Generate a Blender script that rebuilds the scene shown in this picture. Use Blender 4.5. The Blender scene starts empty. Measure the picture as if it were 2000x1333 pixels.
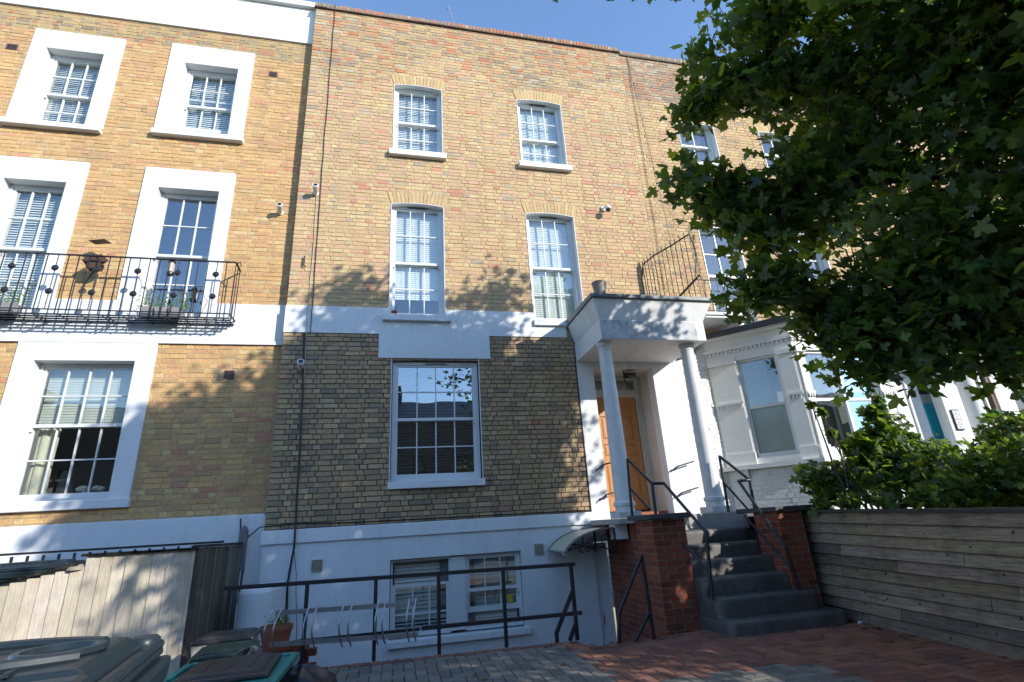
import bpy, math, random
import numpy as np
from mathutils import Vector, Matrix
R_ = random.Random(7)
sc = bpy.context.scene
COL = sc.collection
EYE = 1.24

# ------------------------------------------------------------ camera, sky, sun, exposure
yaw, pit, rol = math.radians(13.3615), math.radians(19.8119), math.radians(-3.58)
cf = Vector((math.sin(yaw)*math.cos(pit), math.cos(yaw)*math.cos(pit), math.sin(pit)))
cr = Vector((math.cos(yaw), -math.sin(yaw), 0)); cu = cr.cross(cf)
cr2 = math.cos(rol)*cr + math.sin(rol)*cu; cu2 = -math.sin(rol)*cr + math.cos(rol)*cu
cam = bpy.data.objects.new('camera', bpy.data.cameras.new('camera')); COL.objects.link(cam)
cam.matrix_world = Matrix(((cr2.x, cu2.x, -cf.x, 0), (cr2.y, cu2.y, -cf.y, 0), (cr2.z, cu2.z, -cf.z, EYE), (0, 0, 0, 1)))
cam.data.sensor_width = 36; cam.data.lens = 998.63/2000*36
cam.data.clip_start = 0.05; cam.data.clip_end = 2000
sc.camera = cam
SUN = Vector((0.904, -1.0, 0.584)).normalized()
EL = math.asin(SUN.z); AZ = math.atan2(SUN.x, SUN.y)
w = bpy.data.worlds.new('World'); sc.world = w; w.use_nodes = True
nt = w.node_tree; bg = nt.nodes['Background']
sky = nt.nodes.new('ShaderNodeTexSky'); sky.sky_type = 'NISHITA'; sky.sun_disc = False
sky.sun_elevation = EL; sky.sun_rotation = AZ; sky.air_density = 1.0; sky.dust_density = 0.1; sky.ozone_density = 3.5
nt.links.new(sky.outputs[0], bg.inputs[0]); bg.inputs[1].default_value = 0.15
sun = bpy.data.objects.new('sun', bpy.data.lights.new('sun', 'SUN')); COL.objects.link(sun)
sun.data.energy = 2.5; sun.data.angle = math.radians(0.5); sun.data.color = (1.0, 0.95, 0.87)
sun.rotation_euler = SUN.to_track_quat('Z', 'Y').to_euler(); sun.location = (20, -25, 20)
sc.view_settings.view_transform = 'Standard'; sc.view_settings.look = 'None'
sc.view_settings.exposure = 1.32; sc.view_settings.gamma = 1
sc.view_settings.use_curve_mapping = False

# ------------------------------------------------------------ materials
MATS = {}
def mat(name, col=(.5,.5,.5), rough=.7, noise=0.0, nscale=8, bump=0.0, bscale=40, metal=0, attr=None, stain=None, stains=1.5,
        stretch=None, spec=.5, coat=0, stainamt=.5, streak=0, streakc=(.3,.28,.24)):
    """principled with optional colour noise, attribute colour, large stains and a fine bump (object coordinates)"""
    if name in MATS: return MATS[name]
    m = bpy.data.materials.new(name); m.use_nodes = True; n = m.node_tree.nodes; l = m.node_tree.links
    p = n['Principled BSDF']; p.inputs['Roughness'].default_value = rough; p.inputs['Metallic'].default_value = metal
    p.inputs['Specular IOR Level'].default_value = spec; p.inputs['Coat Weight'].default_value = coat
    geo = n.new('ShaderNodeNewGeometry'); vec = geo.outputs['Position']
    if stretch:
        mp = n.new('ShaderNodeMapping'); mp.inputs['Scale'].default_value = stretch; l.new(vec, mp.inputs[0]); vec = mp.outputs[0]
    if attr:
        a = n.new('ShaderNodeAttribute'); a.attribute_name = attr; c = a.outputs['Color']
    else:
        a = n.new('ShaderNodeRGB'); a.outputs[0].default_value = (*col, 1); c = a.outputs[0]
    if noise:
        t = n.new('ShaderNodeTexNoise'); t.inputs['Scale'].default_value = nscale; t.inputs['Detail'].default_value = 6; t.inputs['Roughness'].default_value = .65
        l.new(vec, t.inputs['Vector'])
        mr = n.new('ShaderNodeMapRange'); mr.inputs[1].default_value = .25; mr.inputs[2].default_value = .75
        mr.inputs[3].default_value = 1-noise; mr.inputs[4].default_value = 1+noise; l.new(t.outputs[0], mr.inputs[0])
        mx = n.new('ShaderNodeVectorMath'); mx.operation = 'SCALE'; l.new(c, mx.inputs[0]); l.new(mr.outputs[0], mx.inputs['Scale']); c = mx.outputs[0]
    if stain:
        t = n.new('ShaderNodeTexNoise'); t.inputs['Scale'].default_value = stains; t.inputs['Detail'].default_value = 9; t.inputs['Roughness'].default_value = .7
        l.new(geo.outputs['Position'], t.inputs['Vector'])
        mr = n.new('ShaderNodeMapRange'); mr.inputs[1].default_value = .48; mr.inputs[2].default_value = .72; mr.inputs[4].default_value = stainamt
        l.new(t.outputs[0], mr.inputs[0])
        mx = n.new('ShaderNodeMix'); mx.data_type = 'RGBA'; l.new(mr.outputs[0], mx.inputs[0]); l.new(c, mx.inputs[6]); mx.inputs[7].default_value = (*stain, 1)
        c = mx.outputs[2]
    if streak:
        mp2 = n.new('ShaderNodeMapping'); mp2.inputs['Scale'].default_value = (5, 5, .45); l.new(geo.outputs['Position'], mp2.inputs[0])
        t = n.new('ShaderNodeTexNoise'); t.inputs['Scale'].default_value = 1.6; t.inputs['Detail'].default_value = 8; t.inputs['Roughness'].default_value = .7; l.new(mp2.outputs[0], t.inputs['Vector'])
        mr = n.new('ShaderNodeMapRange'); mr.inputs[1].default_value = .5; mr.inputs[2].default_value = .78; mr.inputs[4].default_value = streak; l.new(t.outputs[0], mr.inputs[0])
        mx = n.new('ShaderNodeMix'); mx.data_type = 'RGBA'; l.new(mr.outputs[0], mx.inputs[0]); l.new(c, mx.inputs[6]); mx.inputs[7].default_value = (*streakc, 1); c = mx.outputs[2]
    l.new(c, p.inputs['Base Color'])
    if bump:
        t = n.new('ShaderNodeTexNoise'); t.inputs['Scale'].default_value = bscale; t.inputs['Detail'].default_value = 5
        l.new(vec, t.inputs['Vector'])
        b = n.new('ShaderNodeBump'); b.inputs['Strength'].default_value = bump; b.inputs['Distance'].default_value = .01
        l.new(t.outputs[0], b.inputs['Height']); l.new(b.outputs[0], p.inputs['Normal'])
    MATS[name] = m; return m
def glass_mat(name='window_glass', tint=(.93,.96,.95), rough=0.0, wave=.12, refl=.05):
    if name in MATS: return MATS[name]
    m = bpy.data.materials.new(name); m.use_nodes = True; n = m.node_tree.nodes; l = m.node_tree.links
    n.remove(n['Principled BSDF']); o = n['Material Output']
    tr = n.new('ShaderNodeBsdfTransparent'); tr.inputs[0].default_value = (*tint, 1)
    gl = n.new('ShaderNodeBsdfGlossy'); gl.inputs['Roughness'].default_value = rough; gl.inputs[0].default_value = (.95, .97, 1, 1)
    f = n.new('ShaderNodeFresnel'); f.inputs[0].default_value = 1.6
    t = n.new('ShaderNodeTexNoise'); t.inputs['Scale'].default_value = 2.2; t.inputs['Detail'].default_value = 1
    geo = n.new('ShaderNodeNewGeometry'); l.new(geo.outputs['Position'], t.inputs['Vector'])
    bf = n.new('ShaderNodeMath'); bf.operation = 'MULTIPLY_ADD'; bf.inputs[1].default_value = 1/1.6-1.6; bf.inputs[2].default_value = 1.6
    l.new(geo.outputs['Backfacing'], bf.inputs[0]); l.new(bf.outputs[0], f.inputs[0])
    b = n.new('ShaderNodeBump'); b.inputs['Strength'].default_value = wave; b.inputs['Distance'].default_value = .02; l.new(t.outputs[0], b.inputs['Height'])
    l.new(b.outputs[0], gl.inputs['Normal'])
    ad = n.new('ShaderNodeMath'); ad.operation = 'ADD'; ad.use_clamp = True; ad.inputs[1].default_value = refl; l.new(f.outputs[0], ad.inputs[0])
    mx = n.new('ShaderNodeMixShader'); l.new(ad.outputs[0], mx.inputs[0]); l.new(tr.outputs[0], mx.inputs[1]); l.new(gl.outputs[0], mx.inputs[2])
    l.new(mx.outputs[0], o.inputs[0]); MATS[name] = m; return m
def leaf_mat(name, gain=1.0):
    if name in MATS: return MATS[name]
    m = bpy.data.materials.new(name); m.use_nodes = True; n = m.node_tree.nodes; l = m.node_tree.links
    p = n['Principled BSDF']; p.inputs['Roughness'].default_value = .42; p.inputs['Specular IOR Level'].default_value = .35
    a = n.new('ShaderNodeAttribute'); a.attribute_name = 'col'
    l.new(a.outputs['Color'], p.inputs['Base Color'])
    tl = n.new('ShaderNodeBsdfTranslucent')
    g = n.new('ShaderNodeMix'); g.data_type = 'RGBA'; g.blend_type = 'MULTIPLY'; g.inputs[0].default_value = 1
    l.new(a.outputs['Color'], g.inputs[6]); g.inputs[7].default_value = (4.2*gain, 3.8*gain, .9*gain, 1); l.new(g.outputs[2], tl.inputs[0])
    mx = n.new('ShaderNodeMixShader'); mx.inputs[0].default_value = .38
    l.new(p.outputs[0], mx.inputs[1]); l.new(tl.outputs[0], mx.inputs[2]); l.new(mx.outputs[0], n['Material Output'].inputs[0])
    MATS[name] = m; return m
brickM = mat('stock_brick', attr='col', rough=.9, noise=.22, nscale=30, bump=.6, bscale=60, streak=.32, streakc=(.17,.135,.095), stain=(.18,.15,.11), stains=1.1, stainamt=.25, spec=.2)
redbrickM = mat('red_brick', attr='col', rough=.85, noise=.15, nscale=40, bump=.3, bscale=80, spec=.25)
mortarL = mat('mortar_pale', (.47,.345,.195), .95, .2, 12, .5, 60, stain=(.12,.1,.08), stains=1.4, stainamt=.4, spec=.1)
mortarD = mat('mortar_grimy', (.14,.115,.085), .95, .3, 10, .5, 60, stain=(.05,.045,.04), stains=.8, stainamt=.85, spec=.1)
mortarG = mat('mortar_grey', (.24,.20,.16), .95, .2, 20, .4, 60, spec=.1)
stucco = mat('white_stucco', (.70,.71,.71), .75, .05, 3, .18, 25, stain=(.55,.52,.47), stains=1.1, stainamt=.28, spec=.25, streak=.28, streakc=(.42,.39,.34))
stuccoW = mat('white_painted_render', (.70,.715,.72), .6, .05, 2, .35, 7, stain=(.48,.49,.5), stains=2.2, stainamt=.3, spec=.3, streak=.25, streakc=(.38,.39,.4))
whitebrick = mat('white_painted_brick', (.78,.775,.75), .7, .05, 20, .3, 50, stain=(.62,.55,.44), stains=1.3, stainamt=.25, spec=.25)
paint = mat('white_gloss_paint', (.64,.655,.65), .35, .03, 6, .05, 30)
oldpaint = mat('aged_white_paint', (.60,.57,.50), .5, .07, 6, .15, 30, stain=(.3,.26,.2), stains=3, stainamt=.45)
porchM = mat('porch_paint', (.68,.685,.68), .6, .06, 4, .15, 30, stain=(.40,.39,.36), stains=2.4, stainamt=.45, spec=.3, streak=.35, streakc=(.3,.28,.25))
porchdirty = mat('flaking_porch_paint', (.50,.51,.52), .7, .15, 6, .4, 30, stain=(.15,.16,.17), stains=5, stainamt=1.0)
lead = mat('lead_sheet', (.16,.17,.18), .55, .25, 10, .3, 20, metal=.3)
blindM = mat('blind_white', (.82,.83,.82), .55)
blindD = mat('blind_shaded', (.32,.32,.31), .5)  # slat colour darkened to stand in for the shaded interior
blindG = mat('blind_cream', (.60,.60,.54), .6)
roomM = mat('room_wall', (.16,.15,.14), .9)
roomL = mat('room_wall_pale', (.45,.43,.38), .9)
curtain = mat('curtain_cloth', (.72,.66,.52), .9, .08, 6, .4, 6)
blackiron = mat('black_painted_iron', (.018,.018,.02), .38, .3, 20, .3, 60)
ironrust = mat('weathered_iron', (.035,.03,.028), .55, .4, 20, .3, 60, stain=(.12,.06,.03), stains=5, stainamt=.5)
steelM = mat('galvanised_steel', (.42,.42,.43), .38, .2, 20, metal=.85)
cableM = mat('black_cable', (.015,.015,.015), .5)
greycable = mat('pale_cable', (.4,.36,.3), .6)
camM = mat('camera_housing', (.70,.69,.64), .35)
darkM = mat('dark_plastic', (.02,.02,.022), .3)
ventbrown = mat('brown_airbrick', (.14,.055,.04), .8, .2, 30)
ventcream = mat('cream_grille', (.42,.38,.28), .6)
doorwood = mat('oak_door', (.47,.205,.062), .42, .14, 14, .15, 50, stretch=(6,6,.8))
bluepaint = mat('turquoise_paint', (.02,.46,.62), .35)
stoneDark = mat('painted_step', (.080,.074,.070), .6, .35, 5, .4, 14, stain=(.24,.22,.20), stains=2.6, stainamt=.55)
stoneSlab = mat('stone_slab', (.34,.32,.29), .7, .15, 6, .3, 20)
paver = mat('block_paver', attr='col', rough=.85, noise=.2, nscale=45, bump=.5, bscale=90, stain=(.07,.068,.06), stains=1.6, stainamt=.35, spec=.25)
sandM = mat('paver_joint', (.045,.042,.036), .95, .3, 20, .4, 60)
groundM = mat('ground_asphalt', (.05,.05,.05), .9, .2, 8, .4, 60)
fenceG = mat('weathered_grey_timber', attr='col', rough=.85, noise=.55, nscale=5, bump=.9, bscale=14, stretch=(.9,.9,14), spec=.2, stain=(.05,.043,.033), stains=2.5, stainamt=.6)
fenceL = mat('bleached_timber', attr='col', rough=.85, stain=(.25,.21,.14), stains=2.2, stainamt=.4, noise=.28, nscale=8, bump=.5, bscale=30, stretch=(14,14,.9), spec=.2)
knotM = mat('timber_knot', (.035,.025,.018), .8)
binM = mat('grey_bin_plastic', (.016,.027,.034), .36, .15, 6, .03, 60, stain=(.035,.047,.056), stains=5, stainamt=.4, spec=.3)
bingreen = mat('dark_green_plastic', (.008,.03,.022), .4)
binbrown = mat('brown_plastic_lid', (.035,.028,.026), .4, .15, 8, .1, 40)
teal = mat('teal_plastic', (.02,.20,.18), .4)
sackM = mat('black_refuse_sack', (.022,.023,.028), .32, .1, 5, .6, 14)
terra = mat('terracotta', (.30,.10,.05), .8, .2, 10, .3, 40)
zinc = mat('zinc_bucket', (.20,.19,.17), .5, .3, 12, .2, 40, stain=(.25,.08,.03), stains=12, stainamt=.8)
bark = mat('bark', (.07,.055,.04), .9, .3, 10, .8, 30)
leafM = leaf_mat('maple_leaf'); leafB = leaf_mat('bright_leaf', 1.2)
keysM = mat('winged_seed', (.22,.25,.05), .7)
glass = glass_mat(); glassR = glass_mat('reflective_glass', (.88,.9,.9), 0, .05, .13); frost = mat('frosted_glass', (.30,.35,.31), .12, .12, 3, .03, 8, spec=.8)
redM = mat('red_plastic', (.35,.03,.02), .5); yellowM = mat('yellow_sticker', (.45,.36,.02), .5)
flowerM = mat('cream_petal', (.80,.74,.6), .8); soilM = mat('soil', (.05,.04,.03), .95, .3, 10, .5, 30)
slate = mat('roof_slate', (.06,.065,.075), .6, .2, 6); gutterM = mat('black_gutter', (.03,.028,.028), .45, .3, 8)
drainM = mat('brown_drainpipe', (.10,.05,.035), .5)
canopyM = mat('canopy_sheet', (.50,.47,.33), .35)
copingM = mat('dark_coping', (.06,.062,.06), .7, .3, 6, .4, 30)

# ------------------------------------------------------------ objects
ORG = {}
def thing(name, label, cat, loc, group=None):
    o = bpy.data.objects.new(name, None); COL.objects.link(o); o.location = loc; o.empty_display_size = .1
    o['label'] = label; o['category'] = cat
    if group: o['group'] = group
    ORG[o.name] = Vector(loc); return o
def tag(o, label, cat, group=None):
    o['label'] = label; o['category'] = cat
    if group: o['group'] = group
    return o
class MB:
    def __init__(s): s.v = []; s.f = []; s.c = []; s.col = (1, 1, 1)
    def add(s, vs, fs):
        b = len(s.v); s.v += [tuple(p) for p in vs]; s.f += [tuple(b+i for i in f) for f in fs]; s.c += [s.col]*len(fs); return s
    def hexa(s, p):   # 8 points: bottom 4 ccw, top 4 ccw
        return s.add(p, [(3,2,1,0),(4,5,6,7),(0,1,5,4),(1,2,6,5),(2,3,7,6),(3,0,4,7)])
    def box(s, x0, x1, y0, y1, z0, z1):
        return s.hexa([(x0,y0,z0),(x1,y0,z0),(x1,y1,z0),(x0,y1,z0),(x0,y0,z1),(x1,y0,z1),(x1,y1,z1),(x0,y1,z1)])
    def bar(s, a, b, w, h=None, up=(0,0,1)):
        a = Vector(a); b = Vector(b); h = h or w; d = (b-a).normalized(); u = Vector(up)
        if abs(d.dot(u)) > .98: u = Vector((0,1,0))
        x = d.cross(u).normalized()*w/2; y = x.cross(d).normalized()*h/2
        return s.hexa([a-x-y, a+x-y, a+x+y, a-x+y, b-x-y, b+x-y, b+x+y, b-x+y])
    def tube(s, pts, r, n=8, cap=True, r2=None):
        pts = [Vector(p) for p in pts]; m = len(pts); rings = []
        prev = None
        for i, p in enumerate(pts):
            d = ((pts[i+1]-p) if i == 0 else (p-pts[i-1]) if i == m-1 else (pts[i+1]-pts[i-1])).normalized()
            if prev is None: u = d.orthogonal().normalized()
            else: u = (prev - d*prev.dot(d)).normalized()
            prev = u; v = d.cross(u); rr = r if r2 is None else r+(r2-r)*i/(m-1)
            rings.append([p+u*(rr*math.cos(2*math.pi*k/n))+v*(rr*math.sin(2*math.pi*k/n)) for k in range(n)])
        vs = [q for ring in rings for q in ring]; fs = []
        for i in range(m-1):
            for k in range(n):
                fs.append((i*n+k, i*n+(k+1)%n, (i+1)*n+(k+1)%n, (i+1)*n+k))
        if cap: fs += [tuple(range(n-1,-1,-1)), tuple((m-1)*n+k for k in range(n))]
        return s.add(vs, fs)
    def lathe(s, prof, c, n=20, axis=None):
        c = Vector(c); q = Vector((0,0,1)).rotation_difference(Vector(axis)) if axis else None
        vs = []
        for r, z in prof:
            for k in range(n):
                p = Vector((r*math.cos(2*math.pi*k/n), r*math.sin(2*math.pi*k/n), z))
                if q: p = q @ p
                vs.append(c+p)
        fs = [(i*n+k, i*n+(k+1)%n, (i+1)*n+(k+1)%n, (i+1)*n+k) for i in range(len(prof)-1) for k in range(n)]
        fs += [tuple(range(n-1,-1,-1)), tuple((len(prof)-1)*n+k for k in range(n))]
        return s.add(vs, fs)
    def prism(s, poly, ext):
        n = len(poly); e = Vector(ext); a = [Vector(p) for p in poly]
        return s.add(a+[p+e for p in a], [tuple(range(n-1,-1,-1)), tuple(range(n,2*n))]+[(i,(i+1)%n,n+(i+1)%n,n+i) for i in range(n)])
    def mesh(s, name, m, org=(0,0,0), smooth=False):
        me = bpy.data.meshes.new(name); o = Vector(org)
        me.from_pydata([(p[0]-o[0], p[1]-o[1], p[2]-o[2]) for p in s.v], [], s.f)
        ms = m if isinstance(m, (list, tuple)) else [m]
        for k in ms: me.materials.append(k)
        if any(c != (1,1,1) for c in s.c):
            at = me.attributes.new('col', 'FLOAT_COLOR', 'FACE')
            at.data.foreach_set('color', np.array([(*c, 1) for c in s.c], dtype=np.float32).ravel())
        if smooth:
            me.polygons.foreach_set('use_smooth', [True]*len(me.polygons)); 
            try: me.set_sharp_from_angle(angle=math.radians(40))
            except Exception: pass
        me.update(); return me
    def build(s, name, m, parent=None, smooth=False, bevel=0, label=None, kind=None):
        if parent is not None: org = ORG[parent.name]
        else:
            a = np.array(s.v); org = Vector((float(a[:,0].mean()), float(a[:,1].mean()), float(a[:,2].min())))
        o = bpy.data.objects.new(name, s.mesh(name, m, org, smooth)); COL.objects.link(o)
        if parent is not None: o.parent = parent
        else: o.location = org
        ORG[o.name] = Vector(org)
        if bevel:
            b = o.modifiers.new('bevel', 'BEVEL'); b.width = bevel; b.segments = 2; b.limit_method = 'ANGLE'; b.angle_limit = math.radians(35)
        if label: o['label'] = label
        if kind: o['kind'] = kind
        return o
def inst(name, me, parent, p, rotz=0):
    o = bpy.data.objects.new(name, me); COL.objects.link(o); o.parent = parent
    q = ORG[parent.name]; o.location = (p[0]-q[0], p[1]-q[1], p[2]-q[2]); o.rotation_euler = (0,0,rotz); return o
def vis(x, y, z):
    """projected size measure (1/depth) for points in front of the lens, else 0"""
    d = Vector((x, y, z-EYE)); w = d.dot(cf)
    if w < .2: return 0
    u = d.dot(cr2)/w; v = d.dot(cu2)/w
    return 1/w if abs(u) < 1.03 and abs(v) < .69 else 0

def wall_cells(mb, x0, x1, z0, z1, y0, y1, holes):
    xs = sorted({x0, x1, *[min(max(h[i], x0), x1) for h in holes for i in (0, 1)]})
    zs = sorted({z0, z1, *[min(max(h[i], z0), z1) for h in holes for i in (2, 3)]})
    nx, nz = len(xs)-1, len(zs)-1
    def solid(i, k):
        if not (0 <= i < nx and 0 <= k < nz): return False
        cx, cz = (xs[i]+xs[i+1])/2, (zs[k]+zs[k+1])/2
        return not any(h[0] < cx < h[1] and h[2] < cz < h[3] for h in holes)
    for i in range(nx):
        for k in range(nz):
            if not solid(i, k): continue
            a, b, c, d = xs[i], xs[i+1], zs[k], zs[k+1]
            mb.add([(a,y0,c),(b,y0,c),(b,y0,d),(a,y0,d)], [(0,1,2,3)])
            mb.add([(a,y1,c),(b,y1,c),(b,y1,d),(a,y1,d)], [(3,2,1,0)])
            if not solid(i-1,k): mb.add([(a,y0,c),(a,y0,d),(a,y1,d),(a,y1,c)], [(0,1,2,3)])
            if not solid(i+1,k): mb.add([(b,y0,c),(b,y1,c),(b,y1,d),(b,y0,d)], [(0,1,2,3)])
            if not solid(i,k-1): mb.add([(a,y0,c),(a,y1,c),(b,y1,c),(b,y0,c)], [(0,1,2,3)])
            if not solid(i,k+1): mb.add([(a,y0,d),(b,y0,d),(b,y1,d),(a,y1,d)], [(0,1,2,3)])
def jit(c, rnd, a=.045):
    k = 1+rnd.uniform(-a*2, a*2); return tuple(max(.01, min(.9, v*k*(1+rnd.uniform(-a/2, a/2)))) for v in c)
def brick_box(mb, x0, x1, z0, z1, y, d, rnd, rag=.003):
    j = lambda: rnd.uniform(-rag, rag)
    f = y+rnd.uniform(-.004, .003)
    e = .004
    vs = [(x0+j(), y+d, z0), (x1+j(), y+d, z0), (x1, y+d, z1), (x0, y+d, z1),
          (x0+e+j(), f, z0+e+j()), (x1-e+j(), f, z0+e+j()), (x1-e+j(), f, z1-e+j()), (x0+e+j(), f, z1-e+j())]
    mb.add(vs, [(4,5,6,7),(0,1,5,4),(1,2,6,5),(2,3,7,6),(3,0,4,7)])
def courses(x0, x1, z0, z1, pitch, holes, rnd, L=.222, H=.111, off=0.0):
    """Flemish bond rectangles clipped by the holes"""
    k = 0; z = z0
    while z < z1-.02:
        a, b = z+.0045, min(z+pitch-.0045, z1)
        x = x0 - off - (0 if k % 2 == 0 else (L+H)/2) - rnd.uniform(0, .02); st = k % 2
        while x < x1:
            wd = (L if st % 2 == 0 else H)+rnd.uniform(-.006, .006)
            segs = [(max(x, x0)+.0045, min(x+wd, x1)-.0045)]
            full = x >= x0 and x+wd <= x1
            zc = (a+b)/2
            for h in holes:
                if h[2] < zc < h[3]:
                    new = []
                    for s0, s1 in segs:
                        if s1 <= h[0] or s0 >= h[1]: new.append((s0, s1)); continue
                        full = False
                        if s0 < h[0]: new.append((s0, h[0]))
                        if s1 > h[1]: new.append((h[1], s1))
                    segs = new
            for s0, s1 in segs:
                if s1-s0 > .025: yield s0, s1, a, b, full, st % 2
            x += wd; st += 1
        z += pitch; k += 1
def pick(pal, rnd):
    t = rnd.random()*sum(p[0] for p in pal)
    for wgt, c in pal:
        t -= wgt
        if t <= 0: return jit(c, rnd)
    return pal[-1][1]
def brick_field(wall, x0, x1, z0, z1, y, pitch, holes, palfn, seed, nobj=300, m=None, name='brick', stuff='brickwork', proud=.012, off=0.0, rag=.003):
    rnd = random.Random(seed); m = m or brickM
    L = list(courses(x0, x1, z0, z1, pitch, holes, rnd, off=off))
    idx = sorted([i for i, b in enumerate(L) if b[4]], key=lambda i: -vis((L[i][0]+L[i][1])/2, y, L[i][2]))
    idx = [i for i in idx if vis((L[i][0]+L[i][1])/2, y, L[i][2]) > 0][:nobj]
    own = set(idx); mb = MB(); var = {}
    for i, b in enumerate(L):
        c = pick(palfn((b[0]+b[1])/2, b[2], rnd), rnd)
        if i in own:
            key = (b[5], rnd.randrange(14) if len(own) > 60 else i)
            if key not in var:
                q = MB(); q.col = c; wd = (.213 if b[5] == 0 else .102); brick_box(q, -wd/2, wd/2, -(pitch-.009)/2, (pitch-.009)/2, -proud, proud+.004, rnd, rag)
                var[key] = q.mesh(name, m)
            inst(name, var[key], wall, ((b[0]+b[1])/2, y, (b[2]+b[3])/2))
        else:
            mb.col = c; brick_box(mb, b[0], b[1], b[2], b[3], y-proud, proud+.004, rnd, rag)
    if mb.v: mb.build(stuff, m, wall, kind='stuff')
def arch(mb, lining, x0, x1, zs, zc, y, rise, hgt, rnd, pal, n=15):
    """gauged brick arch with splayed voussoirs over an opening springing at zs, crown at zc"""
    cx = (x0+x1)/2; half = (x1-x0)/2; r = (half*half+rise*rise)/(2*rise); cz = zc-r
    A = math.asin(half/r)
    for i in range(n):
        a0 = -A+2*A*i/n; a1 = -A+2*A*(i+1)/n; spl = 4.2
        def pt(a, outer):
            xi = cx+r*math.sin(a); zi = cz+r*math.cos(a)
            if not outer: return xi, zi
            return cx+(xi-cx)*1.14, zc+hgt-.02*abs(a)/A
        g = .0035
        p = [pt(a0, 0), pt(a1, 0), pt(a1, 1), pt(a0, 1)]
        p[0] = (p[0][0]+g, p[0][1]); p[3] = (p[3][0]+g, p[3][1]); p[1] = (p[1][0]-g, p[1][1]); p[2] = (p[2][0]-g, p[2][1])
        mb.col = pick(pal, rnd); f = y-.012+rnd.uniform(-.002, .002)
        mb.hexa([(p[0][0], f, p[0][1]), (p[1][0], f, p[1][1]), (p[1][0], y+.11, p[1][1]), (p[0][0], y+.11, p[0][1]),
                 (p[3][0], f, p[3][1]), (p[2][0], f, p[2][1]), (p[2][0], y+.02, p[2][1]), (p[3][0], y+.02, p[3][1])])
    # painted lining of the reveal: sides and curved soffit
    t = .012
    lining.box(x0, x0+t, y-.010, y+.12, zs-3, zs) if False else None
    for i in range(n):
        a0 = -A+2*A*i/n; a1 = -A+2*A*(i+1)/n
        q = [(cx+r*math.sin(a), cz+r*math.cos(a)) for a in (a0, a1)]
        lining.hexa([(q[0][0], y-.014, q[0][1]-t), (q[1][0], y-.014, q[1][1]-t), (q[1][0], y+.125, q[1][1]-t), (q[0][0], y+.125, q[0][1]-t),
                     (q[0][0], y-.014, q[0][1]-.001), (q[1][0], y-.014, q[1][1]-.001), (q[1][0], y+.125, q[1][1]-.001), (q[0][0], y+.125, q[0][1]-.001)])

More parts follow.
